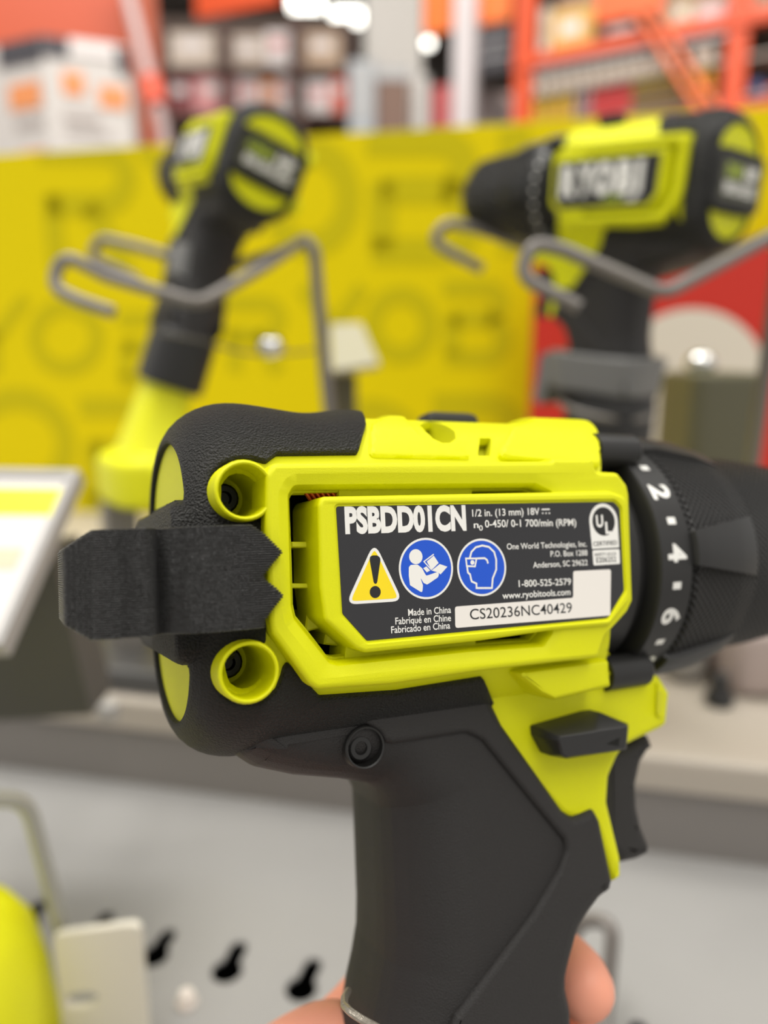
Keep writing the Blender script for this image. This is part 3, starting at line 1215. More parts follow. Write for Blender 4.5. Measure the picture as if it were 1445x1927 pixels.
class Plane:
    """upright plane; a runs along it, z up, t goes away from the camera"""

    def __init__(s, p, q):
        d = Vector((q.x - p.x, q.y - p.y, 0)).normalized()
        s.o, s.d = Vector((p.x, p.y, 0)), d
        s.n = Vector((-d.y, d.x, 0))
        if s.n.y < 0:
            s.n = -s.n

    def az(s, x, y, t=0.0):
        p = PPL(x, y, s.o + s.n * t, s.n)
        return ((p - s.o).dot(s.d), p.z)

    def pt(s, a, z, t=0.0):
        p = s.o + s.d * a + s.n * t
        return Vector((p.x, p.y, z))

    def fn(s):
        return lambda a, z, t: tuple(s.pt(a, z, -t))     # plate() builds towards the camera


def pbox(M, pl, rect, t0=0.0, t1=0.1, b=0.0, mi=0, zmin=None):
    x0, y0, x1, y1 = rect
    a0, z1 = pl.az(x0, (y0 + y1) / 2, t0)[0], pl.az((x0 + x1) / 2, y0, t0)[1]
    a1, z0 = pl.az(x1, (y0 + y1) / 2, t0)[0], pl.az((x0 + x1) / 2, y1, t0)[1]
    if zmin is not None:
        z0 = zmin
    if b:
        plate(M, [(a0, z0), (a1, z0), (a1, z1), (a0, z1)], -t0, -t1, b, b, 2, fn=pl.fn(), mi=mi)
    else:
        plate(M, [(a0, z0), (a1, z0), (a1, z1), (a0, z1)], -t0, -t1, 0, fn=pl.fn(), mi=mi)
    return a0, a1, z0, z1


def struct(name, M, m):
    o = wd(name, M, m)
    o['kind'] = 'structure'
    return o


# ------------------------------------------------------------------ the shop around: floor, ceiling, back wall
CONC = mat('polished_concrete', (0.55, 0.53, 0.50), 0.4, vary=(0.8, .2))
CEIL = mat('dark_steel_ceiling', (0.33, 0.30, 0.28), 0.7)
WALLM = mat('brown_grey_wall', (0.50, 0.44, 0.40), 0.8)
M = MB()
box(M, (-9, -3, -.1), (9, 16, 0))
struct('floor', M, CONC)
M = MB()
box(M, (-9, 2.0, 6.2), (9, 16, 6.3))
for k in range(8):
    box(M, (-9, 3 + k * 1.7, 5.9), (9, 3.15 + k * 1.7, 6.2))
struct('ceiling', M, CEIL)
M = MB()
box(M, (-9, 16, 0), (9, 16.2, 6.3))
struct('wall_back', M, WALLM)

# ------------------------------------------------------------------ the display counter
LGREY = mat('light_grey_powder_coat', (0.585, 0.58, 0.57), 0.38, spec=0.4, vary=(14.0, .06))
DGREY = mat('grey_steel', (0.47, 0.455, 0.435), 0.42)
VOID = mat('counter_inside', (0.06, 0.06, 0.065), 0.8)
DXL = Vector((math.cos(math.radians(12.5)), -math.sin(math.radians(12.5)), 0))
rb = P(722, 1540, 0.46)
ZD = rb.z
RIS = Plane(rb, rb + DXL)
ZS = RIS.az(722, 1366)[1]
pb_ = PZ(250, 968, ZS)
PAN_ = Plane(pb_, pb_ + DXL)
TP = (PAN_.o - RIS.o).dot(RIS.n)      # shelf depth from riser to backboard
counter = thing('display_counter', 'grey metal display counter with keyhole slots and a raised rear shelf', 'counter', (rb.x, rb.y, 0))
M = MB()
pl = [(-1.1, 0), (1.1, 0), (1.1, TP + .1), (-1.1, TP + .1)]
f_up = lambda a, t, w: tuple(RIS.pt(a, ZS + w, t))
plate(M, [(-1.1, -.001), (1.1, -.001), (1.1, TP + .12), (-1.1, TP + .12)], 0, -.02, .004, .004, 3, fn=f_up)
wd('shelf_deck', M, mat('warm_grey_coat', (0.68, 0.645, 0.595), 0.4, spec=0.4), counter)
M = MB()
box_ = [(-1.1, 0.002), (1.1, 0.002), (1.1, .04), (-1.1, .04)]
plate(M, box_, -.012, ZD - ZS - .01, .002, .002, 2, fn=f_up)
wd('riser', M, mat('riser_shade_grey', (0.50, 0.482, 0.465), 0.45, spec=.4), counter)  # shade on the riser is put into this darker grey
f_dn = lambda a, t, w: tuple(RIS.pt(a, ZD + w, t))


def at_deck(x, y):
    p = PZ(x, y, ZD)
    return ((p - RIS.o).dot(RIS.d), (p - RIS.o).dot(RIS.n))


holes = []
for (cx, cy), (tx, ty) in (((48, 1742), (80, 1690)), ((178, 1758), (207, 1712)), ((289, 1797), (325, 1745)), ((427, 1826), (456, 1768)), ((567, 1860), (596, 1800)), ((722, 1896), (748, 1832)), ((900, 1930), (925, 1866)), ((1070, 1975), (1092, 1906)), ((1188, 1990), (1206, 1918))):
    c, e = Vector(at_deck(cx, cy)), Vector(at_deck(tx, ty))
    d = (e - c).normalized()
    n = Vector((-d.y, d.x))
    r, hw = .0070, .0040
    pts = []
    a0 = math.asin(hw / r)
    for k in range(17):
        a = a0 + (2 * math.pi - 2 * a0) * k / 16
        pts.append(c + d * r * math.cos(a) + n * r * math.sin(a))
    for k in range(7):
        a = -math.pi / 2 + math.pi * k / 6
        pts.append(e - d * hw * 1.2 + d * hw * math.cos(a) + n * hw * math.sin(a))
    holes.append(([(q.x, q.y) for q in pts], .0004, .0004, 1, -.0018, False))
M = MB()
plate(M, [(-1.1, -.42), (1.1, -.42), (1.1, .02), (-1.1, .02)], 0, -.0018, .0004, .0004, 1, holes, fn=f_dn)
wd('slotted_deck', M, LGREY, counter)
M = MB()
plate(M, [(-1.09, -.40), (1.09, -.40), (1.09, TP + .1), (-1.09, TP + .1)], -.045, -ZD, 0, fn=f_dn)
wd('counter_body', M, VOID, counter)

# yellow backboard with tone-on-tone lettering
BYEL = mat('yellow_printed_board', (0.865, 0.79, 0.0), 0.5, spec=0.12)
BOLV = mat('olive_print', (0.765, 0.715, 0.04), 0.5, spec=0.12)
ztop = PAN_.az(722, 246)[1]
board = thing('backboard', 'long yellow backboard printed with olive letters behind the display drills', 'board', PAN_.pt(0, ZS, 0))
M = MB()
pf = PAN_.fn()
a0, a1 = PAN_.az(-250, 500)[0], PAN_.az(1700, 500)[0]
plate(M, [(a0, ZS), (a1, ZS), (a1, ztop), (a0, ztop)], 0, -.012, .001, .001, 2, fn=pf)
wd('panel', M, BYEL, board)
M = MB()


def stroke(rect, pts, wpx, closed=False):
    x0, y0, x1, y1 = rect
    q = [PAN_.az(x0 + u * (x1 - x0), y0 + v * (y1 - y0)) for u, v in pts]
    w_ = wpx * (PAN_.az(501, 500)[0] - PAN_.az(500, 500)[0])
    ribbon(M, q, w_, .0006, fn=lambda a, z, t: pf(a, min(z, ztop - .0005), t), closed=closed)


def arc(cx, cy, rx, ry, a0, a1, n=10):
    return [(cx + rx * math.cos(math.radians(a0 + (a1 - a0) * k / n)), cy + ry * math.sin(math.radians(a0 + (a1 - a0) * k / n))) for k in range(n + 1)]


LET = {
    'R': [[(0, .08), (.58, .08)] + arc(.62, .29, .26, .21, -90, 90)[1:] + [(.1, .5)], [(.14, .42), (.2, 1)], [(.5, .5), (.88, 1)]],
    'B': [[(0, .07), (.62, .07)] + arc(.64, .26, .25, .19, -90, 90)[1:] + [(.12, .45)], [(.14, .38), (.14, .93)] , [(.05, .93), (.66, .93)] + arc(.68, .69, .26, .24, 90, -90)[1:]],
    'O': None,
    'Y': [[(0, 0), (.5, .52), (1, 0)], [(.5, .45), (.5, 1)]],
    'I': [[(.5, 0), (.5, 1)]]}
for ch, rc, w_ in (('R', (70, 266, 262, 506), 40), ('Y', (268, 264, 470, 500), 42), ('O', (490, 262, 676, 482), 42), ('B', (690, 250, 896, 490), 44), ('I', (940, 240, 996, 480), 48),
                   ('Y', (-70, 560, 50, 705), 26), ('O', (52, 562, 198, 708), 30), ('B', (222, 592, 335, 724), 28), ('R', (420, 560, 540, 700), 28), ('Y', (570, 540, 684, 690), 28), ('O', (686, 540, 824, 684), 32), ('B', (834, 532, 954, 684), 30),
                   ('O', (-80, 728, 146, 950), 44), ('B', (150, 752, 340, 960), 40), ('O', (600, 752, 800, 950), 40), ('B', (815, 748, 980, 950), 40)):
    if ch == 'O':
        x0, y0, x1, y1 = rc
        i_ = w_ / 2
        q = arc((x0 + x1) / 2, (y0 + y1) / 2, (x1 - x0) / 2 - i_, (y1 - y0) / 2 - i_, 0, 360, 32)[:-1]
        stroke((0, 0, 1, 1), q, w_, True)
    else:
        for st in LET[ch]:
            stroke(rc, st, w_)
o = wd('printed_lettering', M, BOLV, board)
o['label'] = 'large olive letters printed on the board'

# red sign board at the right
REDM = mat('red_sign_board', (0.76, 0.135, 0.05), 0.5)
CREAM = mat('cream_print', (0.83, 0.80, 0.74), 0.5)
RED = Plane(PAN_.pt(0, 0, -.06), PAN_.pt(1, 0, -.06))
red = thing('sign_board', 'red sign board with a cream disc standing right of the yellow board', 'sign', RED.pt(RED.az(1200, 700)[0], ZS, 0))
M = MB()
a0, a1, z1 = RED.az(998, 700)[0], RED.az(1750, 700)[0], RED.az(1300, 466)[1]
plate(M, [(a0, ZS), (a1, ZS), (a1, z1), (a0, z1)], 0, -.006, .001, .001, 2, fn=RED.fn())
wd('panel', M, REDM, red)
M = MB()
c = RED.az(1292, 722)
r = RED.az(1440, 722)[0] - c[0]
plate(M, circ(c, r, 48), .0012, 0.0003, .0004, .0004, 1, fn=RED.fn())
wd('cream_disc', M, CREAM, red)

# ------------------------------------------------------------------ two more drills on the display
def dup(o, parent=None):
    c = o.copy()
    COL.objects.link(c)
    c.parent = parent
    return c


rear_txt = MB()
fr_ = lambda x, y, w: (UR - 3.5, y, WA - x)
fr_ = lambda x, y, w: (UR - w, y, WA + x)
cap(rear_txt, [rnd([(-19, -8.5), (19, -8.5), (19, 8.5), (-19, 8.5)], 2.5, 4)], 3.5, fn=fr_, mi=0)
text(rear_txt, 'ONE+', (-15, 1.2), (1.5, 1.2), 5.4, 3.6, .03, fn=fr_, mi=2)
text(rear_txt, 'HP', (3.5, 1.2), (15, 1.2), 5.4, 3.6, .05, fn=fr_, mi=1)
text(rear_txt, 'BRUSHLESS', (-15, -5.6), (15, -5.6), 4.6, 3.6, .03, fn=fr_, mi=1)
OLP = mat('dark_olive_plate', (0.24, 0.24, 0.13), 0.4)
rear_plate_me = None


def display_drill(label, rear, rd, nose, up):
    """copy of the tool: rear face centre at pixel `rear`, depth rd, nose towards pixel `nose`"""
    global rear_plate_me
    A = P(rear[0], rear[1], rd)
    lo, hi = rd, rd + .162
    for _ in range(40):
        m_ = (lo + hi) / 2
        if (P(nose[0], nose[1], m_) - A).length < .162:
            lo = m_
        else:
            hi = m_
    B = P(nose[0], nose[1], lo)
    ex = (B - A).normalized()
    ey = (CR * up[0] + CU * up[1] + CF * (up[2] if len(up) > 2 else 0))
    mw = frame(ex, ey, A)
    # local rear face centre (UR, 0, WA) must land on A
    mw.translation = A - mw.to_3x3() @ Vector((UR, 0, WA))
    t = thing('cordless_drill', label, 'drill', mw=mw)
    for ch in list(drill.children):
        if ch.name.startswith('printed_strap') or ch.name.split('.')[0] == 'nameplate':
            continue
        c = dup(ch, t)
        for g in ch.children:
            dup(g, c)
    if rear_plate_me is None:
        o = mk('rear_plate', rear_txt, [OLP, WHT, GRNP], t)
        rear_plate_me = o
    else:
        o = dup(rear_plate_me, t)
    return t, mw


dl, mwl = display_drill('display drill tilted left, seen from its rear cap, left of the wire post', (503, 308), .445, (345, 338), (.25, .96))
dr, mwr = display_drill('display drill showing its white logo, chuck to the left, at upper right', (1380, 344), .360, (900, 376), (-.20, 1.0))

# yellow mounts the display drills are plugged into, on grey pedestals
MOUNT = mat('lime_yellow_mount', (0.90, 0.90, 0.04), 0.5)


def mount(mw, label, DY, plabel, px_shift, fv=-149, fat=1.0):
    foot = mw @ Vector((6, fv, WA))
    t = thing('tool_mount', label, 'tool mount', (foot.x, foot.y, foot.z - .06), group=None)
    M = MB()
    rr = []
    bx, by = mw.to_3x3() @ Vector((1000, 0, 0)), Vector((0, 0, 1))
    bx = Vector((bx.x, bx.y, 0)).normalized()
    bz = Vector((-bx.y, bx.x, 0))
    upv = (mw.to_3x3() @ Vector((0, 1000, 0))).normalized()
    cen = foot
    for k, (d, hx, hy) in enumerate(((-.010, .020, .015), (.004, .0215, .0165), (.018, .022, .017), (.034 + DY, .030, .024), (.038 + DY, .040, .034), (.042 + DY, .042, .036), (.064 + DY, .042, .036), (.067 + DY, .039, .033))):
        c = cen - upv * min(d, .018 + DY) - by * max(0, d - .018 - DY)
        rr.append([c + bx * hx * (fat if d < .03 else 1) * math.copysign(abs(math.cos(q)) ** .6, math.cos(q)) + bz * hy * (fat if d < .03 else 1) * math.copysign(abs(math.sin(q)) ** .6, math.sin(q)) for q in [2 * math.pi * i / 40 for i in range(40)]])
    M.rings(rr, cap0=True, cap1=True)
    wd('mount_body', M, MOUNT, t)
    M = MB()
    c = cen - upv * (.018 + DY) - by * (.030 - DY)
    for s in (-1, 1):
        M = MB()
        q = c + bx * .0425 * s - by * DY
        v = [q + bz * a + by * b + bx * e * s for e in (-.002, .004) for a, b in ((-.014, -.012), (.014, -.012), (.014, .006), (-.014, .006))]
        M.add(v, [(0, 1, 2, 3), (4, 5, 6, 7), (0, 1, 5, 4), (1, 2, 6, 5), (2, 3, 7, 6), (3, 0, 4, 7)])
        wd('release_tab', M, MOUNT, t)
    b_ = cen - upv * (.018 + DY) - by * .049 + bx * px_shift
    arm_end = b_ + RIS.n * (.045 - (b_ - RIS.o).dot(RIS.n))
    p = thing('pedestal', plabel, 'pedestal', (arm_end.x, arm_end.y, ZS))
    M = MB()
    ar = [b_ - RIS.n * .02, arm_end + RIS.n * .012]
    M.rings([[q_ + RIS.d * sx * .012 + Vector((0, 0, dz)) for sx, dz in ((-1, -.008), (1, -.008), (1, 0), (-1, 0))] for q_ in ar], cap0=True, cap1=True)
    wd('arm', M, DGREY, p)
    b_ = arm_end
    M = MB()
    q = lambda z, h: [Vector((b_.x, b_.y, z)) + bx * h * s1 + bz * h * s2 for s1, s2 in ((-1, -1), (1, -1), (1, 1), (-1, 1))]
    M.rings([q(ZS + .003, .010), q(b_.z - .001, .010)], cap0=True, cap1=True)
    wd('column', M, DGREY, p)
    M = MB()
    M.rings([q(ZS + .0002, .022), q(ZS + .004, .022), q(ZS + .005, .021)], cap0=True, cap1=True)
    wd('base_plate', M, DGREY, p)
    return t


mount(mwl, 'lime yellow foot under the tilted display drill, upper left', .004, 'grey pedestal under the left display drill', .028)
mount(mwr, 'lime yellow foot under the display drill with the logo', .0, 'grey pedestal under the right display drill', 0.0, -139, 1.32)

# grey clamps on the handles
CLP = mat('grey_clamp_plastic', (0.45, 0.45, 0.445), 0.45)


def clamp(label, mw, v0, v1, u0, u1, grow, jaw):
    c0 = mw @ Vector(((u0 + u1) / 2, v0, WA))
    t = thing('security_clamp', label, 'clamp', c0)
    M = MB()
    rr = []
    for v, g in ((v0, -1), (v0 + 1.5, 0), (v1 - 1.5, grow), (v1, grow - 1)):
        cu, hu, hw = (u0 + u1) / 2, (u1 - u0) / 2 + g, 20 + g
        rr.append([mw @ Vector((cu + hu * math.copysign(abs(math.cos(q)) ** .5, math.cos(q)), v, WA + hw * math.copysign(abs(math.sin(q)) ** .5, math.sin(q)))) for q in [2 * math.pi * i / 36 for i in range(36)]])
    M.rings(rr, cap0=True, cap1=True)
    wd('clamp_band', M, CLP, t)
    M = MB()
    pts = jaw
    for s in (-1, 1):
        pass
    ring0 = [mw @ Vector((u, v, WA - 13)) for u, v in pts]
    ring1 = [mw @ Vector((u, v, WA + 13)) for u, v in pts]
    M.rings([ring0, ring1], cap0=True, cap1=True)
    wd('clamp_jaw', M, CLP, t)
    return t


clamp('grey tapered clamp around the handle of the drill with the logo', mwr, -104, -84, -20, 37, 1.5, [(34, -85), (44, -87), (46, -114), (40, -116), (36, -100)])
# block on the tilted drill
M = MB()
rr = []
for w_, h in ((WA + 14, 0), (WA + 33, 1.0), (WA + 35, .6)):
    rr.append([mwl @ Vector((u * (1 - h * .12), -46 + (v + 46) * (1 - h * .12), w_ - 64 - 0)) for u, v in ((-18, -58), (10, -58), (14, -34), (-14, -34))])
rr = []
for w_, k in ((0, .9), (-17, .8), (-19, .7)):
    rr.append([mwl @ Vector((6 + (u + 2) * k, -64 + (v + 46) * k, WA + w_)) for u, v in ((-20, -60), (12, -60), (16, -34), (-16, -34))])
M.rings(rr, cap0=True, cap1=True)
o = wd('security_clamp', M, CLP)
tag(o, 'grey block clamp on the tilted drill, behind the left hooked wires', 'clamp')

# ------------------------------------------------------------------ wire cradles
WIRE = mat('grey_wire', (0.45, 0.43, 0.41), 0.42, metal=0.2)


def pth(pts):
    return [P(x, y, d) for x, y, d in pts]


def cradle(label, prongs, post, r=.0032):
    top = P(*post[0])
    foot = P(*post[-1])
    foot = Vector((foot.x, foot.y, ZS))
    t = thing('wire_cradle', label, 'wire hook', foot)
    for pr in prongs:
        M = MB()
        tube(M, fillet3(pth(pr), .012, 8), r, 12)
        wd('prong', M, WIRE, t)
    M = MB()
    pts = pth(post)
    pts[-1] = Vector((pts[-1].x, pts[-1].y, ZS + .002))
    tube(M, fillet3(pts, .012, 8), r * 1.2, 12)
    wd('post', M, WIRE, t)
    M = MB()
    f = pts[-1]
    rbox(M, (f.x - .02, f.y - .015, ZS + .0003), (f.x + .02, f.y + .015, ZS + .004), .001)
    wd('foot_plate', M, WIRE, t)
    return t


cradle('grey wire cradle with hooked ends in front of the tilted left drill',
       [[(214, 588, .385), (150, 566, .385), (96, 540, .388), (118, 478, .39), (200, 520, .392), (375, 572, .395), (500, 500, .43), (572, 452, .47)],
        [(262, 528, .50), (215, 505, .50), (170, 484, .50), (186, 448, .50), (250, 462, .50), (340, 488, .50), (440, 500, .505), (540, 470, .50), (572, 452, .47)]],
       [(572, 452, .47), (592, 470, .47), (604, 620, .475), (622, 800, .48), (650, 1100, .50)])
cradle('grey wire cradle with hooked ends in front of the drill with the logo',
       [[(1090, 578, .345), (1040, 552, .345), (978, 520, .348), (1000, 456, .348), (1060, 470, .348), (1250, 553, .345), (1350, 500, .35), (1462, 440, .36)],
        [(908, 506, .46), (860, 482, .46), (812, 454, .46), (838, 418, .46), (900, 430, .46), (1060, 490, .46), (1230, 520, .46), (1360, 480, .43), (1462, 440, .36)]],
       [(1462, 440, .36), (1472, 470, .362), (1440, 700, .39), (1412, 900, .43), (1400, 1060, .52)])

# tag plate on a post between the drills
t = thing('tag_stand', 'small cream tag plate on a dark post, right of the left wire post', 'tag stand', (P(650, 700, .62).x, P(650, 700, .62).y, ZS))
M = MB()
q = [P(622, 618, .66), P(680, 616, .66), P(714, 692, .60), P(626, 706, .60)]
nn = (q[1] - q[0]).cross(q[3] - q[0]).normalized() * .004
M.rings([q, [p - nn for p in q]], cap0=True, cap1=True)
wd('tag_plate', M, mat('tag_cream', (0.62, 0.60, 0.50), .5), t)
M = MB()
c = P(645, 703, .625)
box(M, (c.x - .011, c.y - .008, ZS), (c.x + .011, c.y + .008, c.z))
wd('post', M, mat('dark_olive_metal', (0.33, 0.31, 0.22), .5), t)

# shiny tether heads and their thin cables
CHR = mat('polished_steel', (0.85, 0.85, 0.84), 0.12, metal=1.0)
for lab_, c, r, base in (('polished steel tether knob left of the left wire post', P(510, 652, .47), .0085, P(510, 690, .47)), ('polished steel tether knob right of the grey tapered clamp', P(1318, 684, .535), .0105, None)):
    t = thing('tether_puck', lab_, 'tether', (c.x, c.y, c.z - r * .8))
    M = MB()
    rr = []
    for k in range(9):
        a = -math.pi / 2 + math.pi * k / 8
        rr.append([c + Vector((r * math.cos(a) * math.cos(b), r * math.cos(a) * math.sin(b), r * .8 * math.sin(a))) for b in [2 * math.pi * i / 20 for i in range(20)]])
    M.rings(rr, cap0=True, cap1=True)
    wd('knob_head', M, CHR, t)
CBL = mat('dark_cable', (0.30, 0.28, 0.24), .5)
M = MB()
tube(M, fillet3(pth([(300, 628, .42), (380, 640, .415), (448, 662, .45), (505, 668, .47), (592, 660, .475)]), .03, 8), .0009, 8)
o = wd('tether_cable', M, CBL)
tag(o, 'thin dark cable from the tilted drill handle to the steel knob', 'cable')
M = MB()
ring_ = [mwr @ Vector((6 + 27 * math.cos(q), -112 + 4 * math.sin(q + .8), WA + 22 * math.sin(q))) for q in [2 * math.pi * i / 40 for i in range(41)]]
tube(M, ring_, .0017, 8)
o = wd('tether_cable', M, WIRE)
tag(o, 'grey cable looped round the foot of the drill with the logo', 'cable')

# dark box behind the right clamp
M = MB()
c0, c1 = P(1288, 700, .52), P(1425, 860, .52)
rbox(M, (c0.x, c0.y - .02, ZS), (c1.x, c0.y + .05, c0.z), .006)
o = wd('alarm_box', M, mat('olive_grey_plastic', (0.34, 0.33, 0.25), .5))
tag(o, 'dark olive grey box under the steel knob at right', 'box')

# ------------------------------------------------------------------ price sign at the left
t = thing('price_sign', 'tilted grey price sign with a yellow and white card at the left edge', 'price sign', PZ(60, 1330, ZS))
GR2 = mat('grey_sign_frame', (0.62, 0.61, 0.60), .45)
A_, B_, C_, D_ = P(-190, 878, .36), P(148, 884, .34), P(2, 1212, .265), P(-330, 1225, .28)
nn = (B_ - A_).cross(D_ - A_).normalized()
if nn.y > 0:
    nn = -nn


def quadlerp(u, v):
    return A_.lerp(B_, u).lerp(D_.lerp(C_, u), v)


M = MB()
q = [A_, B_, C_, D_]
M.rings([[p - nn * .007 for p in q], q], cap0=True)
q2 = [quadlerp(u, v) for u, v in ((.04, .05), (.955, .05), (.955, .96), (.04, .96))]
M.rings([q, q2, [p - nn * .002 for p in q2]])
M.add([p - nn * .002 for p in q2], [(0, 1, 2, 3)])
wd('sign_frame', M, GR2, t)
M = MB()
lift = nn * -.0014
CARD = mat('card_white', (.80, .785, .77), .5)
for v0, v1, mi in ((.055, .12, 0), (.12, .30, 1), (.30, .955, 0)):
    M.add([quadlerp(u, v) + lift for u, v in ((.045, v0), (.95, v0), (.95, v1), (.045, v1))], [(0, 1, 2, 3)], mi)
for u0, u1, v0, v1, mi in ((.60, .88, .5, .62, 2), (.5, .80, .68, .74, 2), (.5, .85, .80, .86, 1), (.1, .5, .4, .9, 2)):
    M.add([quadlerp(u, v) + lift * .7 for u, v in ((u0, v0), (u1, v0), (u1, v1), (u0, v1))], [(0, 1, 2, 3)], mi)
wd('price_card', M, [CARD, mat('card_yellow', (0.93, 0.90, 0.10), .5), mat('card_grey', (0.74, 0.73, 0.62), .5)], t)
M = MB()
DSG = mat('dark_grey_bracket', (0.29, 0.285, 0.28), .5)
pts = [P(88, 1040, .345), P(168, 1350, .345), P(-120, 1420, .345), P(-120, 1150, .345)]
z_ = ZS
pts = [P(96, 1035, .335), P(172, 1345, .375), P(-140, 1365, .375), P(-140, 1080, .335)]
M.rings([pts, [p + Vector((0, .03, 0)) for p in pts]], cap0=True, cap1=True)
wd('bracket', M, DSG, t)
M = MB()
b0 = P(60, 1330, .385)
sa = RIS.az(-80, 1330)[0], RIS.az(330, 1330)[0]
plate(M, [(sa[0], .006), (sa[1], .006), (sa[1] - .02, .075), (sa[0], .075)], .016, .0005, .004, .004, 3, fn=f_up)
wd('sign_base', M, DSG, t)
M = MB()
c = PPL(205, 1336, Vector((0, 0, ZS + .016)), Vector((0, 0, 1)))
rr = []
for r, h in ((.006, -.004), (.006, .002), (.005, .004), (.002, .005)):
    rr.append([c + Vector((r * math.cos(q), r * math.sin(q), h)) for q in [2 * math.pi * i / 20 for i in range(20)]])
M.rings(rr, cap0=True, cap1=True)
wd('screw_head', M, GR2, t)

# grey bracket with black knob at the right, behind the chuck
t = thing('support_bracket', 'pinkish grey bracket with a black knob, right edge behind the chuck', 'bracket', PZ(1400, 1330, ZS))
M = MB()
b0, b1 = PZ(1378, 1318, ZS), PZ(1560, 1318, ZS)
zt = P(1380, 1185, (b0 - CAM).dot(CF)).z
rbox(M, (b0.x, b0.y, ZS), (b1.x, b0.y + .06, zt), .008)
wd('bracket_block', M, mat('pinkish_grey_metal', (0.66, 0.60, 0.575), .5), t)
M = MB()
c = PZ(1352, 1325, ZS)
rr = [[c + Vector((r * math.cos(q), r * math.sin(q), h)) for q in [2 * math.pi * i / 20 for i in range(20)]] for r, h in ((.007, 0), (.009, .004), (.006, .010), (.004, .02), (.001, .022))]
M.rings(rr, cap0=True, cap1=True)
wd('knob', M, BLK, t)
M = MB()
b0, b1 = PZ(1290, 1330, ZS), PZ(1376, 1330, ZS)
rbox(M, (b0.x, b0.y + .03, ZS), (b1.x, b0.y + .07, ZS + .045), .01)
wd('side_plate', M, mat('grey_plate', (0.58, 0.565, 0.54), .5), t)

# ------------------------------------------------------------------ hardware on the slotted deck, lower left and right
t = thing('hook_bracket', 'pale slotted bracket plate with a bent wire hook, lower left on the counter', 'bracket', PZ(180, 1990, ZD))
M = MB()
bp = Plane(P(95, 1800, .305), P(262, 1790, .30))
a0, z1 = bp.az(98, 1760)
a1, z1b = bp.az(262, 1738)
pf2 = bp.fn()
hs = bp.az(152, 1883)
hp = []
for k in range(17):
    q = 2 * math.pi * k / 16
    hp.append((hs[0] + .0072 * math.copysign(abs(math.cos(q)) ** .7, math.cos(q)), hs[1] + .0034 * math.sin(q) + .0026 * math.cos(q) * .8))
plate(M, rnd([(a0, ZD + .001), (a1, ZD + .001), (a1, z1b, .004), (a0, z1, .004)], .001, 3), 0, -.003, .0006, .0006, 2, [(hp[:-1], .0004, .0004, 1, -.003, False)], fn=pf2)
wd('bracket_plate', M, mat('pale_grey_plate', (0.88, 0.86, 0.80), .5), t)
M = MB()
ft_ = PZ(140, 1830, ZD)
tube(M, fillet3([P(-160, 1560, .26), P(-60, 1500, .27), P(50, 1506, .29), P(118, 1752, .312), P(122, 1800, .318)], .018, 8), .0030, 12)
wd('wire_hook', M, mat('pale_wire', (0.66, 0.66, 0.62), .4, metal=.3), t)

M = MB()
c = PZ(-10, 1990, ZD + .0006)
rr = []
for k, (h, s) in enumerate(((0, .95), (.004, 1.0), (.03, 1.0), (.05, .96), (.060, .85), (.064, .7))):
    rr.append([c + Vector((.042 * s * math.copysign(abs(math.cos(q)) ** .6, math.cos(q)) - .012 * k / 5 - .018, .03 * s * math.copysign(abs(math.sin(q)) ** .6, math.sin(q)), h)) for q in [2 * math.pi * i / 36 for i in range(36)]])
M.rings(rr, cap0=True, cap1=True)
o = wd('plastic_tool', M, MOUNT)
tag(o, 'bright yellow plastic tool cut off by the lower left corner of the photo', 'tool')

t = thing('wire_loop', 'grey wire loop standing on the counter at lower right, beside the fingertip', 'wire hook', PZ(1140, 1990, ZD))
M = MB()
tube(M, fillet3([PZ(1045, 2010, ZD), P(1062, 1850, .33), P(1085, 1732, .33), P(1155, 1732, .32), P(1142, 1880, .315), PZ(1128, 2010, ZD)], .012, 8), .0031, 12)
wd('loop', M, WIRE, t)
M = MB()
c = PZ(352, 1890, ZD)
rr = [[c + Vector((r * math.cos(q), r * math.sin(q), h)) for q in [2 * math.pi * i / 20 for i in range(20)]] for r, h in ((.0045, 0), (.0045, .002), (.003, .004), (.003, .006), (.001, .007))]
M.rings(rr, cap0=True, cap1=True)
o = wd('screw', M, mat('pale_zinc', (0.86, 0.82, 0.78), .4))
tag(o, 'small pale screw head on the slotted deck, lower left of the handle', 'screw')

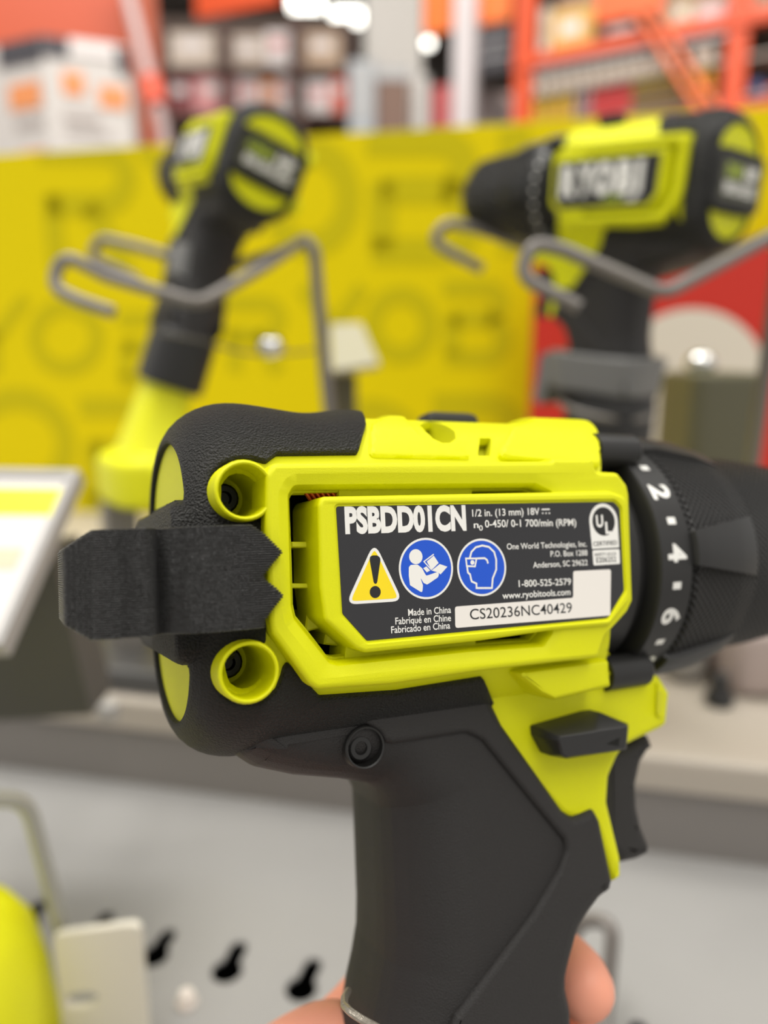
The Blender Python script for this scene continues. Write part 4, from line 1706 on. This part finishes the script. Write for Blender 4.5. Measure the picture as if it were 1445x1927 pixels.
# ------------------------------------------------------------------ the hand that holds the tool (left hand, palm on the far side)
def hand():
    t = thing('person', 'hand gripping the foot of the large drill handle, fingertip at front, wrist lower left', 'person', DM @ Vector((0, -100, WA)))
    V, E, R_ = [], [], []

    def chain(start, pts):
        prev = start
        for (u, v, w, r) in pts:
            V.append(DM @ Vector((u, v, w)) - t.location)
            R_.append(r * .001)
            if prev is not None:
                E.append((prev, len(V) - 1))
            prev = len(V) - 1
        return prev
    palm = chain(None, [(6, -108, -60, 14)])
    wr = chain(palm, [(-22, -124, -58, 16), (-50, -142, -54, 18), (-95, -172, -50, 22), (-150, -205, -46, 26)])
    # web and thumb, laid along the back of the handle
    chain(1, [(-21, -103, -47, 11), (-15, -92, -38, 7.5), (-13, -108, -22, 8), (-4, -122, -8, 7.5), (6, -134, -3, 6.5)])
    k = chain(palm, [(24, -100, -60, 12)])
    for i, (dv, ln) in enumerate(((0, 1.0), (-19, 1.04), (-37, 1.0), (-53, .85))):
        y = -93.8 + dv
        fu = 31 + (1.0, 2, 1, -2)[i]
        chain(k if i < 2 else palm, [(26, y - 6 * (i == 0), -59, 9.0), (fu + 5, y - 1, -53, 8.4), (fu + 7 * ln, y + 1, -38, 8.0), (fu + 4.5 * ln, y + 2, -25, 7.6), (fu, y + 1, -17, 6.4)])
    me = bpy.data.meshes.new('hand_base')
    me.from_pydata(V, E, [])
    o = bpy.data.objects.new('hand_base', me)
    COL.objects.link(o)
    sk = o.modifiers.new('skin', 'SKIN')
    sk.use_smooth_shade = True
    lay = me.skin_vertices[0] if me.skin_vertices else None
    if lay is None:
        me.attributes.new
    for i, d in enumerate(me.skin_vertices[0].data):
        d.radius = (R_[i], R_[i])
        d.use_root = (i == 0)
    ss = o.modifiers.new('sub', 'SUBSURF')
    ss.levels = 2
    ss.render_levels = 2
    bpy.context.view_layer.update()
    dg = bpy.context.evaluated_depsgraph_get()
    m2 = bpy.data.meshes.new_from_object(o.evaluated_get(dg))
    bpy.data.objects.remove(o)
    b = bpy.data.objects.new('hand', m2)
    m2.materials.clear()
    m2.materials.append(SKIN)
    for p in m2.polygons:
        p.use_smooth = True
    COL.objects.link(b)
    b.parent = t


hand()
# steel tether cable round the foot of the handle
M = MB()
TC = mat('braided_steel_cable', (0.66, 0.63, 0.58), 0.4, metal=0.6, bump=('noise', 900.0, .8, .0004))
cp = [(655, 1865, -24), (648, 1878, -18), (648, 1892, -13), (660, 1905, -9.8), (680, 1918, -9.2), (706, 1932, -9.2), (760, 1960, -9.2), (900, 2010, -9.2)]
cw = [DM @ Vector((*L(x, y, w), w)) for x, y, w in cp]
tube(M, fillet3(cw, .003, 5), .00068, 10)
o = wd('tether_cable', M, TC)
tag(o, 'braided steel cable round the foot of the large drill handle, bottom edge', 'cable')

# ------------------------------------------------------------------ the store behind the display
ORG_ = mat('orange_paint', (0.86, 0.31, 0.115), 0.45)
ORGD = mat('brown_orange_board', (0.62, 0.27, 0.13), 0.6)
WPNT = mat('white_paint', (0.86, 0.84, 0.81), 0.5)
GPNT = mat('mid_grey_paint', (0.62, 0.62, 0.62), 0.5)
DKP = mat('dark_grey_board', (0.26, 0.25, 0.27), 0.6)
BRN = mat('brown_carton', (0.45, 0.35, 0.30), 0.7)
DKB = mat('dark_brown_carton', (0.34, 0.25, 0.22), 0.7)
BEI = mat('beige_carton', (0.80, 0.74, 0.68), 0.7)
TAN = mat('tan_carton', (0.74, 0.64, 0.54), 0.7)
PNK = mat('pink_carton', (0.86, 0.58, 0.58), 0.6)
WHB = mat('white_carton', (0.88, 0.85, 0.84), 0.6)
ORC = mat('orange_carton', (0.87, 0.55, 0.33), 0.6)
YCT = mat('yellow_tan_carton', (0.85, 0.68, 0.36), 0.6)
WINE = mat('wine_red_carton', (0.50, 0.20, 0.22), 0.6)
REDC = mat('red_carton', (0.85, 0.35, 0.25), 0.6)
BLUC = mat('blue_carton', (0.30, 0.36, 0.55), 0.6)
LAMPM = mat('lamp_diffuser', (1.0, 0.99, 0.95), 0.5, emit=5.0)


def sbox(name, label, cat, pl, rect, t0, t1, m, group=None, zmin=None, b=.004, parts=()):
    if parts:
        M = MB()
        r = pbox(M, pl, rect, t0, t1, b, 0, zmin)
        t = thing(name, label, cat, pl.pt((r[0] + r[1]) / 2, r[2], t0), group)
        wd('carton_body' if 'box' in name or 'carton' in name else 'body', M, m, t)
        for pn, rc, pm in parts:
            M = MB()
            pbox(M, pl, rc, t0 - .004, t0 + .004, 0, 0)
            wd(pn, M, pm, t)
        return t
    M = MB()
    pbox(M, pl, rect, t0, t1, b, 0, zmin)
    o = wd(name, M, m)
    return tag(o, label, cat, group)


# white poster stand at the upper left, a corner towards the camera
def at(x, y, d):
    p = P(x, y, d)
    return p


D_K = 2.6
k0, k1, k2 = P(-60, 280, 2.7), P(92, 280, 2.55), P(258, 280, 2.64)
PL1 = Plane(k0, k1)
PL2 = Plane(k1, k2)
zt = P(92, 80, 2.55).z
t = thing('poster_stand', 'white poster stand with dark header and orange patches, upper left behind the board', 'poster stand', (k1.x, k1.y, 0))
M = MB()
foot = [Vector((k0.x, k0.y, 0)), Vector((k1.x, k1.y, 0)), Vector((k2.x, k2.y, 0)), Vector((k1.x + .1, k1.y + .75, 0))]
kt = Vector((.0, .0, 0))
cc_ = sum(foot, Vector()) / 4
M.rings([foot, [cc_ + (p - cc_) * .95 + Vector((0, 0, zt)) for p in foot]], cap0=True, cap1=True)
wd('stand_body', M, mat('poster_white', (.78, .755, .735), .6), t)


def face(pl_i, u0, u1, v0, v1, lift=.004):
    """patch on face i of the tapered stand: u along it, v from top (0) downwards in metres"""
    a, b = foot[pl_i], foot[pl_i + 1]

    def q(u, v):
        z = zt - v
        s = 1 - .05 * z / zt
        p = a.lerp(b, u)
        p = cc_ + (p - cc_) * s
        n_ = (b - a).cross(Vector((0, 0, 1))).normalized()
        if n_.y > 0:
            n_ = -n_
        return Vector((p.x, p.y, z)) + n_ * lift
    return [q(u0, v1), q(u1, v1), q(u1, v0), q(u0, v0)]


for nm, m_, L_ in (('header_band', DKP, [(0, .45, 1, .0, .075), (1, 0.0, .30, 0.0, .06), (1, .85, 1, .01, .09)]),
                   ('header_title', WHB, [(1, .32, .84, .0, .045)]),
                   ('printed_patch', ORC, [(0, .55, .95, .13, .21), (0, .62, .95, .34, .46), (1, .2, .45, .10, .17), (1, .62, .95, .13, .20), (1, .45, .85, .34, .42), (1, .15, .35, .5, .6)]),
                   ('printed_text', mat('grey_print', (.68, .64, .62), .6), [(1, .18, .6, .22, .25), (1, .2, .7, .27, .29), (1, .3, .8, .44, .47), (0, .6, .95, .24, .27)])):
    for k, fc in enumerate(L_):
        M = MB()
        f4 = face(*fc, lift=.004 if nm != 'header_title' else .006)
        M.add(f4, [(0, 1, 2, 3)])
        wd(nm, M, m_, t)

# orange wall of the bay behind the stand
OW = Plane(P(-100, 100, 3.4), P(330, 100, 3.6))
sbox('bay_panel', 'large orange bay panel at the upper left, behind the white poster stand', 'panel', OW, (-200, -60, 262, 300), 0, .05, mat('burnt_orange_panel', (0.72, 0.285, 0.13), .5), zmin=0)
sbox('bay_panel', 'brown orange side panel right of the white poster stand', 'panel', OW, (236, -60, 300, 300), -.15, -.1, ORGD, zmin=0)
# leaning grey pole
M = MB()
tube(M, [P(238, -20, 3.2), P(306, 240, 3.2), Vector((P(306, 240, 3.2).x + .12, P(306, 240, 3.2).y, 0.0))], .026, 14)
t = thing('pole', 'pale grey leaning pole with a red orange sleeve, beside the orange panel', 'pole', (M.v[-1][0], M.v[-1][1], 0))
wd('shaft', M, mat('pale_pinkish_pole', (0.72, 0.63, 0.62), .5), t)
M = MB()
tube(M, [P(284, 150, 3.2), P(296, 198, 3.2)], .042, 16)
wd('sleeve', M, REDC, t)

# middle shelves
MS = Plane(P(300, 120, 5.2), P(660, 120, 5.2))
t = thing('gondola_shelf', 'dark store shelving with mixed cartons, upper middle', 'shelf', MS.pt(MS.az(480, 120)[0], 0))
for x0, x1 in ((412, 432), (548, 570), (300, 312), (654, 664)):
    M = MB()
    pbox(M, MS, (x0, 30, x1, 240), -.02, .04, 0, zmin=0)
    wd('upright', M, DKB, t)
for y in (124, 212):
    M = MB()
    pbox(M, MS, (300, y, 664, y + 8), -.01, .5, 0)
    wd('shelf_board', M, mat('shelf_brown', (.40, .30, .25), .6), t)
M = MB()
pbox(M, MS, (300, 34, 664, 300), .5, .53, 0, zmin=0)
wd('back_panel', M, mat('dark_back', (.36, .30, .27), .8), t)
for rc, m_, lb in (((318, 60, 408, 123), BEI, 'large beige carton, first from the left on the upper middle shelf'), ((436, 66, 498, 123), BEI, 'beige carton second on the upper middle shelf, beside a dark upright'), ((500, 58, 546, 123), WHB, 'pinkish white carton third on the upper middle shelf'),
                   ((572, 60, 640, 123), TAN, 'tan carton at the right end of the upper middle shelf'),
                   ((314, 144, 362, 211), WINE, 'dark wine red carton at the left end of the lower middle shelf'), ((364, 142, 446, 211), PNK, 'wide pink carton on the lower middle shelf'), ((448, 146, 488, 211), WHB, 'white carton right of the pink one on the middle shelf'),
                   ((489, 150, 520, 211), ORC, 'small orange carton on the lower middle shelf'), ((521, 145, 547, 211), WHB, 'narrow white carton left of the lower shelf upright'), ((575, 152, 622, 211), WHB, 'white carton right of the lower shelf upright'), ((624, 142, 652, 211), REDC, 'tall orange red carton at the right end of the lower middle shelf')):
    zb_ = MS.az(480, 124 if rc[3] < 130 else 212, -.01)[1] + .001
    sbox('carton', lb, 'box', MS, rc, .05, .35, m_, 'cartons on the middle shelves', zmin=zb_, parts=(('carton_label', (rc[0] + (rc[2] - rc[0]) * .2, rc[1] + 15, rc[2] - (rc[2] - rc[0]) * .25, rc[1] + 34), WHB if m_ is not WHB else PNK),))
# hanging orange sign
M = MB()
HS = Plane(P(360, 0, 4.6), P(520, 0, 4.4))
t = thing('hanging_sign', 'orange hanging sign cut by the top edge, above the middle shelves', 'sign', HS.pt(HS.az(440, 0)[0], HS.az(440, 22)[1]))
pbox(M, HS, (366, -90, 522, 20), 0, .03)
wd('sign_board', M, ORG_, t)
for x in (385, 500):
    M = MB()
    a, z = HS.az(x, -88, .015)
    tube(M, [HS.pt(a, z - .02, .015), Vector((*HS.pt(a, z, .015).xy, 6.2))], .006, 8)
    wd('hanger', M, GPNT, t)

# white column and grey cabinets
CO = Plane(P(680, 60, 6.0), P(790, 60, 6.0))
t = thing('column', 'broad white building column at the upper middle', 'column', CO.pt(CO.az(738, 60)[0], 0))
M = MB()
a0, a1 = CO.az(684, 60)[0], CO.az(796, 60)[0]
plate(M, [(a0, 0), (a1, 0), (a1, 6.2), (a0, 6.2)], 0, -.5, .03, .03, 2, fn=CO.fn())
wd('shaft', M, WPNT, t)
CA = Plane(P(650, 150, 4.0), P(800, 150, 4.0))
sbox('locker', 'tall grey locker left of the brown box, below the white column', 'cabinet', CA, (656, 112, 706, 300), 0, .4, mat('blue_grey_locker', (.60, .62, .64), .5), zmin=0, b=.01, parts=(('locker_door', (661, 120, 701, 226), GPNT),))
sbox('display_box', 'brown grey box under a grey lid, below the white column', 'box', CA, (708, 148, 770, 300), .03, .4, BRN, zmin=0, b=.01, parts=(('lid', (707, 128, 771, 150), GPNT),))
sbox('locker', 'pale grey narrow locker right of the brown box', 'cabinet', CA, (777, 140, 806, 300), 0, .4, mat('pale_locker', (.70, .68, .66), .5), zmin=0, b=.01)

# orange sign band, white post, dark sign
SB = Plane(P(795, 30, 4.4), P(965, 30, 4.2))
t = thing('hanging_sign', 'bright orange sign band cut by the top edge, behind the white post', 'sign', SB.pt(SB.az(880, 30)[0], SB.az(880, 50)[1]))
M = MB()
pbox(M, SB, (798, -90, 962, 50), .1, .13)
wd('sign_board', M, mat('vivid_orange', (0.97, 0.47, 0.10), .45), t)
M = MB()
pbox(M, SB, (896, 50, 962, 135), .1, .13)
wd('lower_panel', M, DKP, t)
for y in (76, 104):
    M = MB()
    pbox(M, SB, (900, y, 958, y + 5), .092, .1)
    wd('printed_line', M, GPNT, t)
for x in (815, 945):
    M = MB()
    a, z = SB.az(x, -88, .115)
    tube(M, [SB.pt(a, z - .02, .115), Vector((*SB.pt(a, z, .115).xy, 6.2))], .006, 8)
    wd('hanger', M, GPNT, t)
M = MB()
a0, a1 = SB.az(852, 60)[0], SB.az(892, 60)[0]
plate(M, [(a0, 0), (a1, 0), (a1, 5.0), (a0, 5.0)], 0, -.09, .01, .01, 2, fn=SB.fn())
o = wd('post', M, mat('white_post', (.83, .80, .80), .5))
tag(o, 'white upright post between the grey lockers and the orange rack', 'post')
sbox('carton', 'grey and dark carton stack seen right of the white post', 'box', SB, (896, 170, 930, 300), .3, .6, mat('grey_carton', (.55, .50, .49), .7), zmin=0)
sbox('carton', 'pale pinkish carton beside the orange rack upright', 'box', SB, (930, 176, 964, 300), 1.0, 1.25, mat('pale_carton', (.76, .68, .66), .7), zmin=0)
sbox('carton', 'pink red carton left of the white post', 'box', SB, (812, 160, 850, 300), .3, .6, mat('pink_red_carton', (.83, .42, .42), .7), zmin=0)

# orange pallet rack on the right
RK = Plane(P(970, 100, 4.1), P(1445, 78, 3.5))
t = thing('pallet_rack', 'orange steel pallet rack with bottles and cartons, upper right', 'rack', RK.pt(RK.az(1200, 100)[0], 0))
for x0, x1 in ((968, 1002), (1366, 1406), (1700, 1740)):
    M = MB()
    pbox(M, RK, (x0, -120, x1, 300), 0, .06, .004, zmin=0)
    wd('upright', M, ORG_, t)
za, zb = RK.az(1180, 66)[1], RK.az(1180, 92)[1]
M = MB()
a0, a1 = RK.az(968, 80)[0], RK.az(1740, 80)[0]
plate(M, [(a0, zb), (a1, zb), (a1, za), (a0, za)], .015, -.04, .004, .004, 2, fn=RK.fn())
wd('beam', M, ORG_, t)
z2 = RK.az(1180, 212)[1]
plate_z = (z2 - .05, z2)
M = MB()
plate(M, [(a0, z2 - .09), (a1, z2 - .09), (a1, z2 - .04), (a0, z2 - .04)], .015, -.04, .004, .004, 2, fn=RK.fn())
wd('beam', M, ORG_, t)
zm = RK.az(1180, 143)[1]
for z, nm in ((za, 'shelf_deck'), (z2, 'shelf_deck'), (zm, 'shelf_deck')):
    M = MB()
    plate(M, [(a0, z - .015), (a1, z - .015), (a1, z), (a0, z)], -.01, -.6, 0, fn=RK.fn())
    wd(nm, M, mat('rack_deck', (.62, .58, .54), .6) if z == za else bpy.data.materials['rack_deck'], t)
M = MB()
plate(M, [(a0, 0), (a1, 0), (a1, za + .5), (a0, za + .5)], -.6, -.62, 0, fn=RK.fn())
wd('back_panel', M, mat('rack_back', (.62, .50, .42), .8), t)
for dx in (0, 34):
    M = MB()
    p0, p1 = RK.az(1196 + dx, 20, -.05), RK.az(1330 + dx, 232, -.05)
    tube(M, [RK.pt(p0[0], p0[1], -.05), RK.pt(p1[0], p1[1], -.05)], .014, 10)
    wd('brace', M, mat('light_orange', (.93, .45, .24), .45) if dx == 0 else bpy.data.materials['light_orange'], t)
# cartons on the top deck
for rc, m_, lb in (((1016, 14, 1034, 65), BEI, 'grey beige carton at the left end of the top rack deck'), ((1038, 14, 1118, 65), YCT, 'wide yellow tan carton on the top rack deck'), ((1124, 34, 1222, 65), DKB, 'low dark brown carton on the top rack deck'),
                   ((1262, 2, 1306, 60), mat('olive_beige_carton', (.72, .66, .52), .7), 'olive beige carton on the top rack deck, behind the brace'), ((1308, 6, 1362, 58), mat('pale_pink_carton', (.84, .70, .70), .7), 'pale pink carton left of the right rack upright'), ((1422, 4, 1484, 52), TAN, 'tan carton at the right edge on the top rack deck')):
    M = MB()
    r = pbox(M, RK, rc, .02, .4, .004, zmin=za + .0005)
    tt = thing('carton', lb, 'box', RK.pt((r[0] + r[1]) / 2, r[2], .02), 'cartons on the orange rack')
    wd('carton_body', M, m_, tt)
    M = MB()
    a_, b_ = r[0] + (r[1] - r[0]) * .2, r[0] + (r[1] - r[0]) * .7
    plate(M, [(a_, r[2] + (r[3] - r[2]) * .35), (b_, r[2] + (r[3] - r[2]) * .35), (b_, r[2] + (r[3] - r[2]) * .7), (a_, r[2] + (r[3] - r[2]) * .7)], -.0195, -.021, 0, fn=RK.fn())
    wd('carton_label', M, WHB if m_ is not BEI else TAN, tt)
sbox('shelf_sign', 'orange sign plate on the top rack deck above the dark brown carton', 'sign', RK, (1122, -60, 1248, 30), -.02, 0, mat('sign_orange', (.94, .40, .16), .45))
sbox('price_rail', 'pale grey rail along the orange rack beam', 'rail', RK, (1006, 96, 1362, 106), -.02, .0, GPNT)


# bottles, one by one
def bottle(name, label, cat, group, mats, r, h, neck):
    t = thing(name, label, cat, (0, 0, 0), group)
    M = MB()
    pr = [(0, 0), (r * .95, 0), (r, h * .05), (r, h * .62), (r * .8, h * .74), (neck, h * .82), (neck, h * .9)]
    M.rings([[(q * math.cos(a), q * math.sin(a), z) for a in [2 * math.pi * i / 14 for i in range(14)]] for q, z in pr[1:]], cap0=True, cap1=True)
    mk('bottle_body', M, mats[0], t)
    M = MB()
    M.rings([[(q * math.cos(a), q * math.sin(a), z) for a in [2 * math.pi * i / 14 for i in range(14)]] for q, z in ((neck * 1.25, h * .86), (neck * 1.25, h * .99), (neck, h))], cap0=True, cap1=True)
    mk('bottle_cap', M, mats[1], t)
    return t


def row(proto, xs, z, t_, label):
    for i, x in enumerate(xs):
        if i == 0:
            o = proto
        else:
            o = proto.copy()
            COL.objects.link(o)
            for ch in proto.children:
                c = ch.copy()
                COL.objects.link(c)
                c.parent = o
        a = RK.az(x, 130, t_)[0]
        o.location = RK.pt(a, z, t_)
        o['label'] = label


hb = RK.az(1180, 104)[1] - zm
PALE = mat('pale_bottle', (.78, .72, .66), .4)
row(bottle('bottle', '', 'bottle', 'pale bottles on the upper rack shelf', (PALE, WPNT), .028, hb * .95, .012), [1016 + 20.5 * k for k in range(13)] + [1312, 1334], zm + .0005, .03, 'pale cream bottle in the row on the upper rack shelf')
hb = zm - z2 - .02
for nm, cm, cc, xs, lb in (('yellow', (.76, .60, .16), (.80, .66, .1), [1014, 1034, 1054, 1074], 'mustard yellow bottle at the left of the lower rack shelf'),
                           ('mauve', (.52, .42, .42), (.6, .5, .5), [1092, 1108], 'grey mauve bottle between the yellow and red bottles on the rack'),
                           ('red', (.72, .20, .20), (.75, .25, .22), [1126, 1145, 1164, 1183], 'red bottle in the middle of the lower rack shelf'),
                           ('brown', (.45, .36, .20), (.80, .68, .08), [1202, 1221, 1240, 1259, 1278, 1297], 'brown bottle with yellow cap on the lower rack shelf'),
                           ('amber', (.80, .48, .14), (.86, .74, .08), [1316, 1336], 'amber bottle with yellow cap left of the right rack upright')):
    row(bottle('bottle', '', 'bottle', nm + ' bottles on the lower rack shelf', (mat(nm + '_bottle', cm, .4), mat(nm + '_cap', cc, .4)), .026, hb * .92, .013), xs, z2 + .0005, .028, lb)
sbox('carton', 'pink carton on the rack right of the right upright', 'box', RK, (1416, 96, 1470, 146), .08, .3, PNK, zmin=zm + .001)
sbox('carton', 'blue carton on the lower rack shelf at the right edge', 'box', RK, (1412, 152, 1436, 204), .08, .3, BLUC, zmin=z2 + .001)
sbox('carton', 'red carton on the lower rack shelf, right of the blue one', 'box', RK, (1438, 160, 1500, 204), .08, .3, REDC, zmin=z2 + .001)

# ceiling lamps
for (x, y, w_, h_, lb) in ((575, -6, 62, 26, 'bright ceiling lamp cut by the top edge, left one of a pair'), (652, 20, 60, 26, 'bright ceiling lamp at the top edge, right one of a pair'), (806, 76, 16, 14, 'small round bright lamp right of the white column')):
    d = 9.0 if w_ > 20 else 5.6
    c = P(x, y, d)
    hw, hh = w_ / F * d / 2, h_ / F * d / 2
    t = thing('ceiling_lamp', lb, 'lamp', (c.x, c.y, c.z))
    M = MB()
    rbox(M, (c.x - hw, c.y - hh, c.z), (c.x + hw, c.y + hh, c.z + .06), .01)
    wd('housing', M, GPNT, t)
    M = MB()
    rbox(M, (c.x - hw * .96, c.y - hh * .9, c.z - hh * 1.6), (c.x + hw * .96, c.y + hh * .9, c.z + .001), .008)
    wd('diffuser', M, LAMPM, t)
    M = MB()
    tube(M, [(c.x, c.y, c.z + .05), (c.x, c.y, 6.2)], .008, 8)
    wd('hanger', M, GPNT, t)
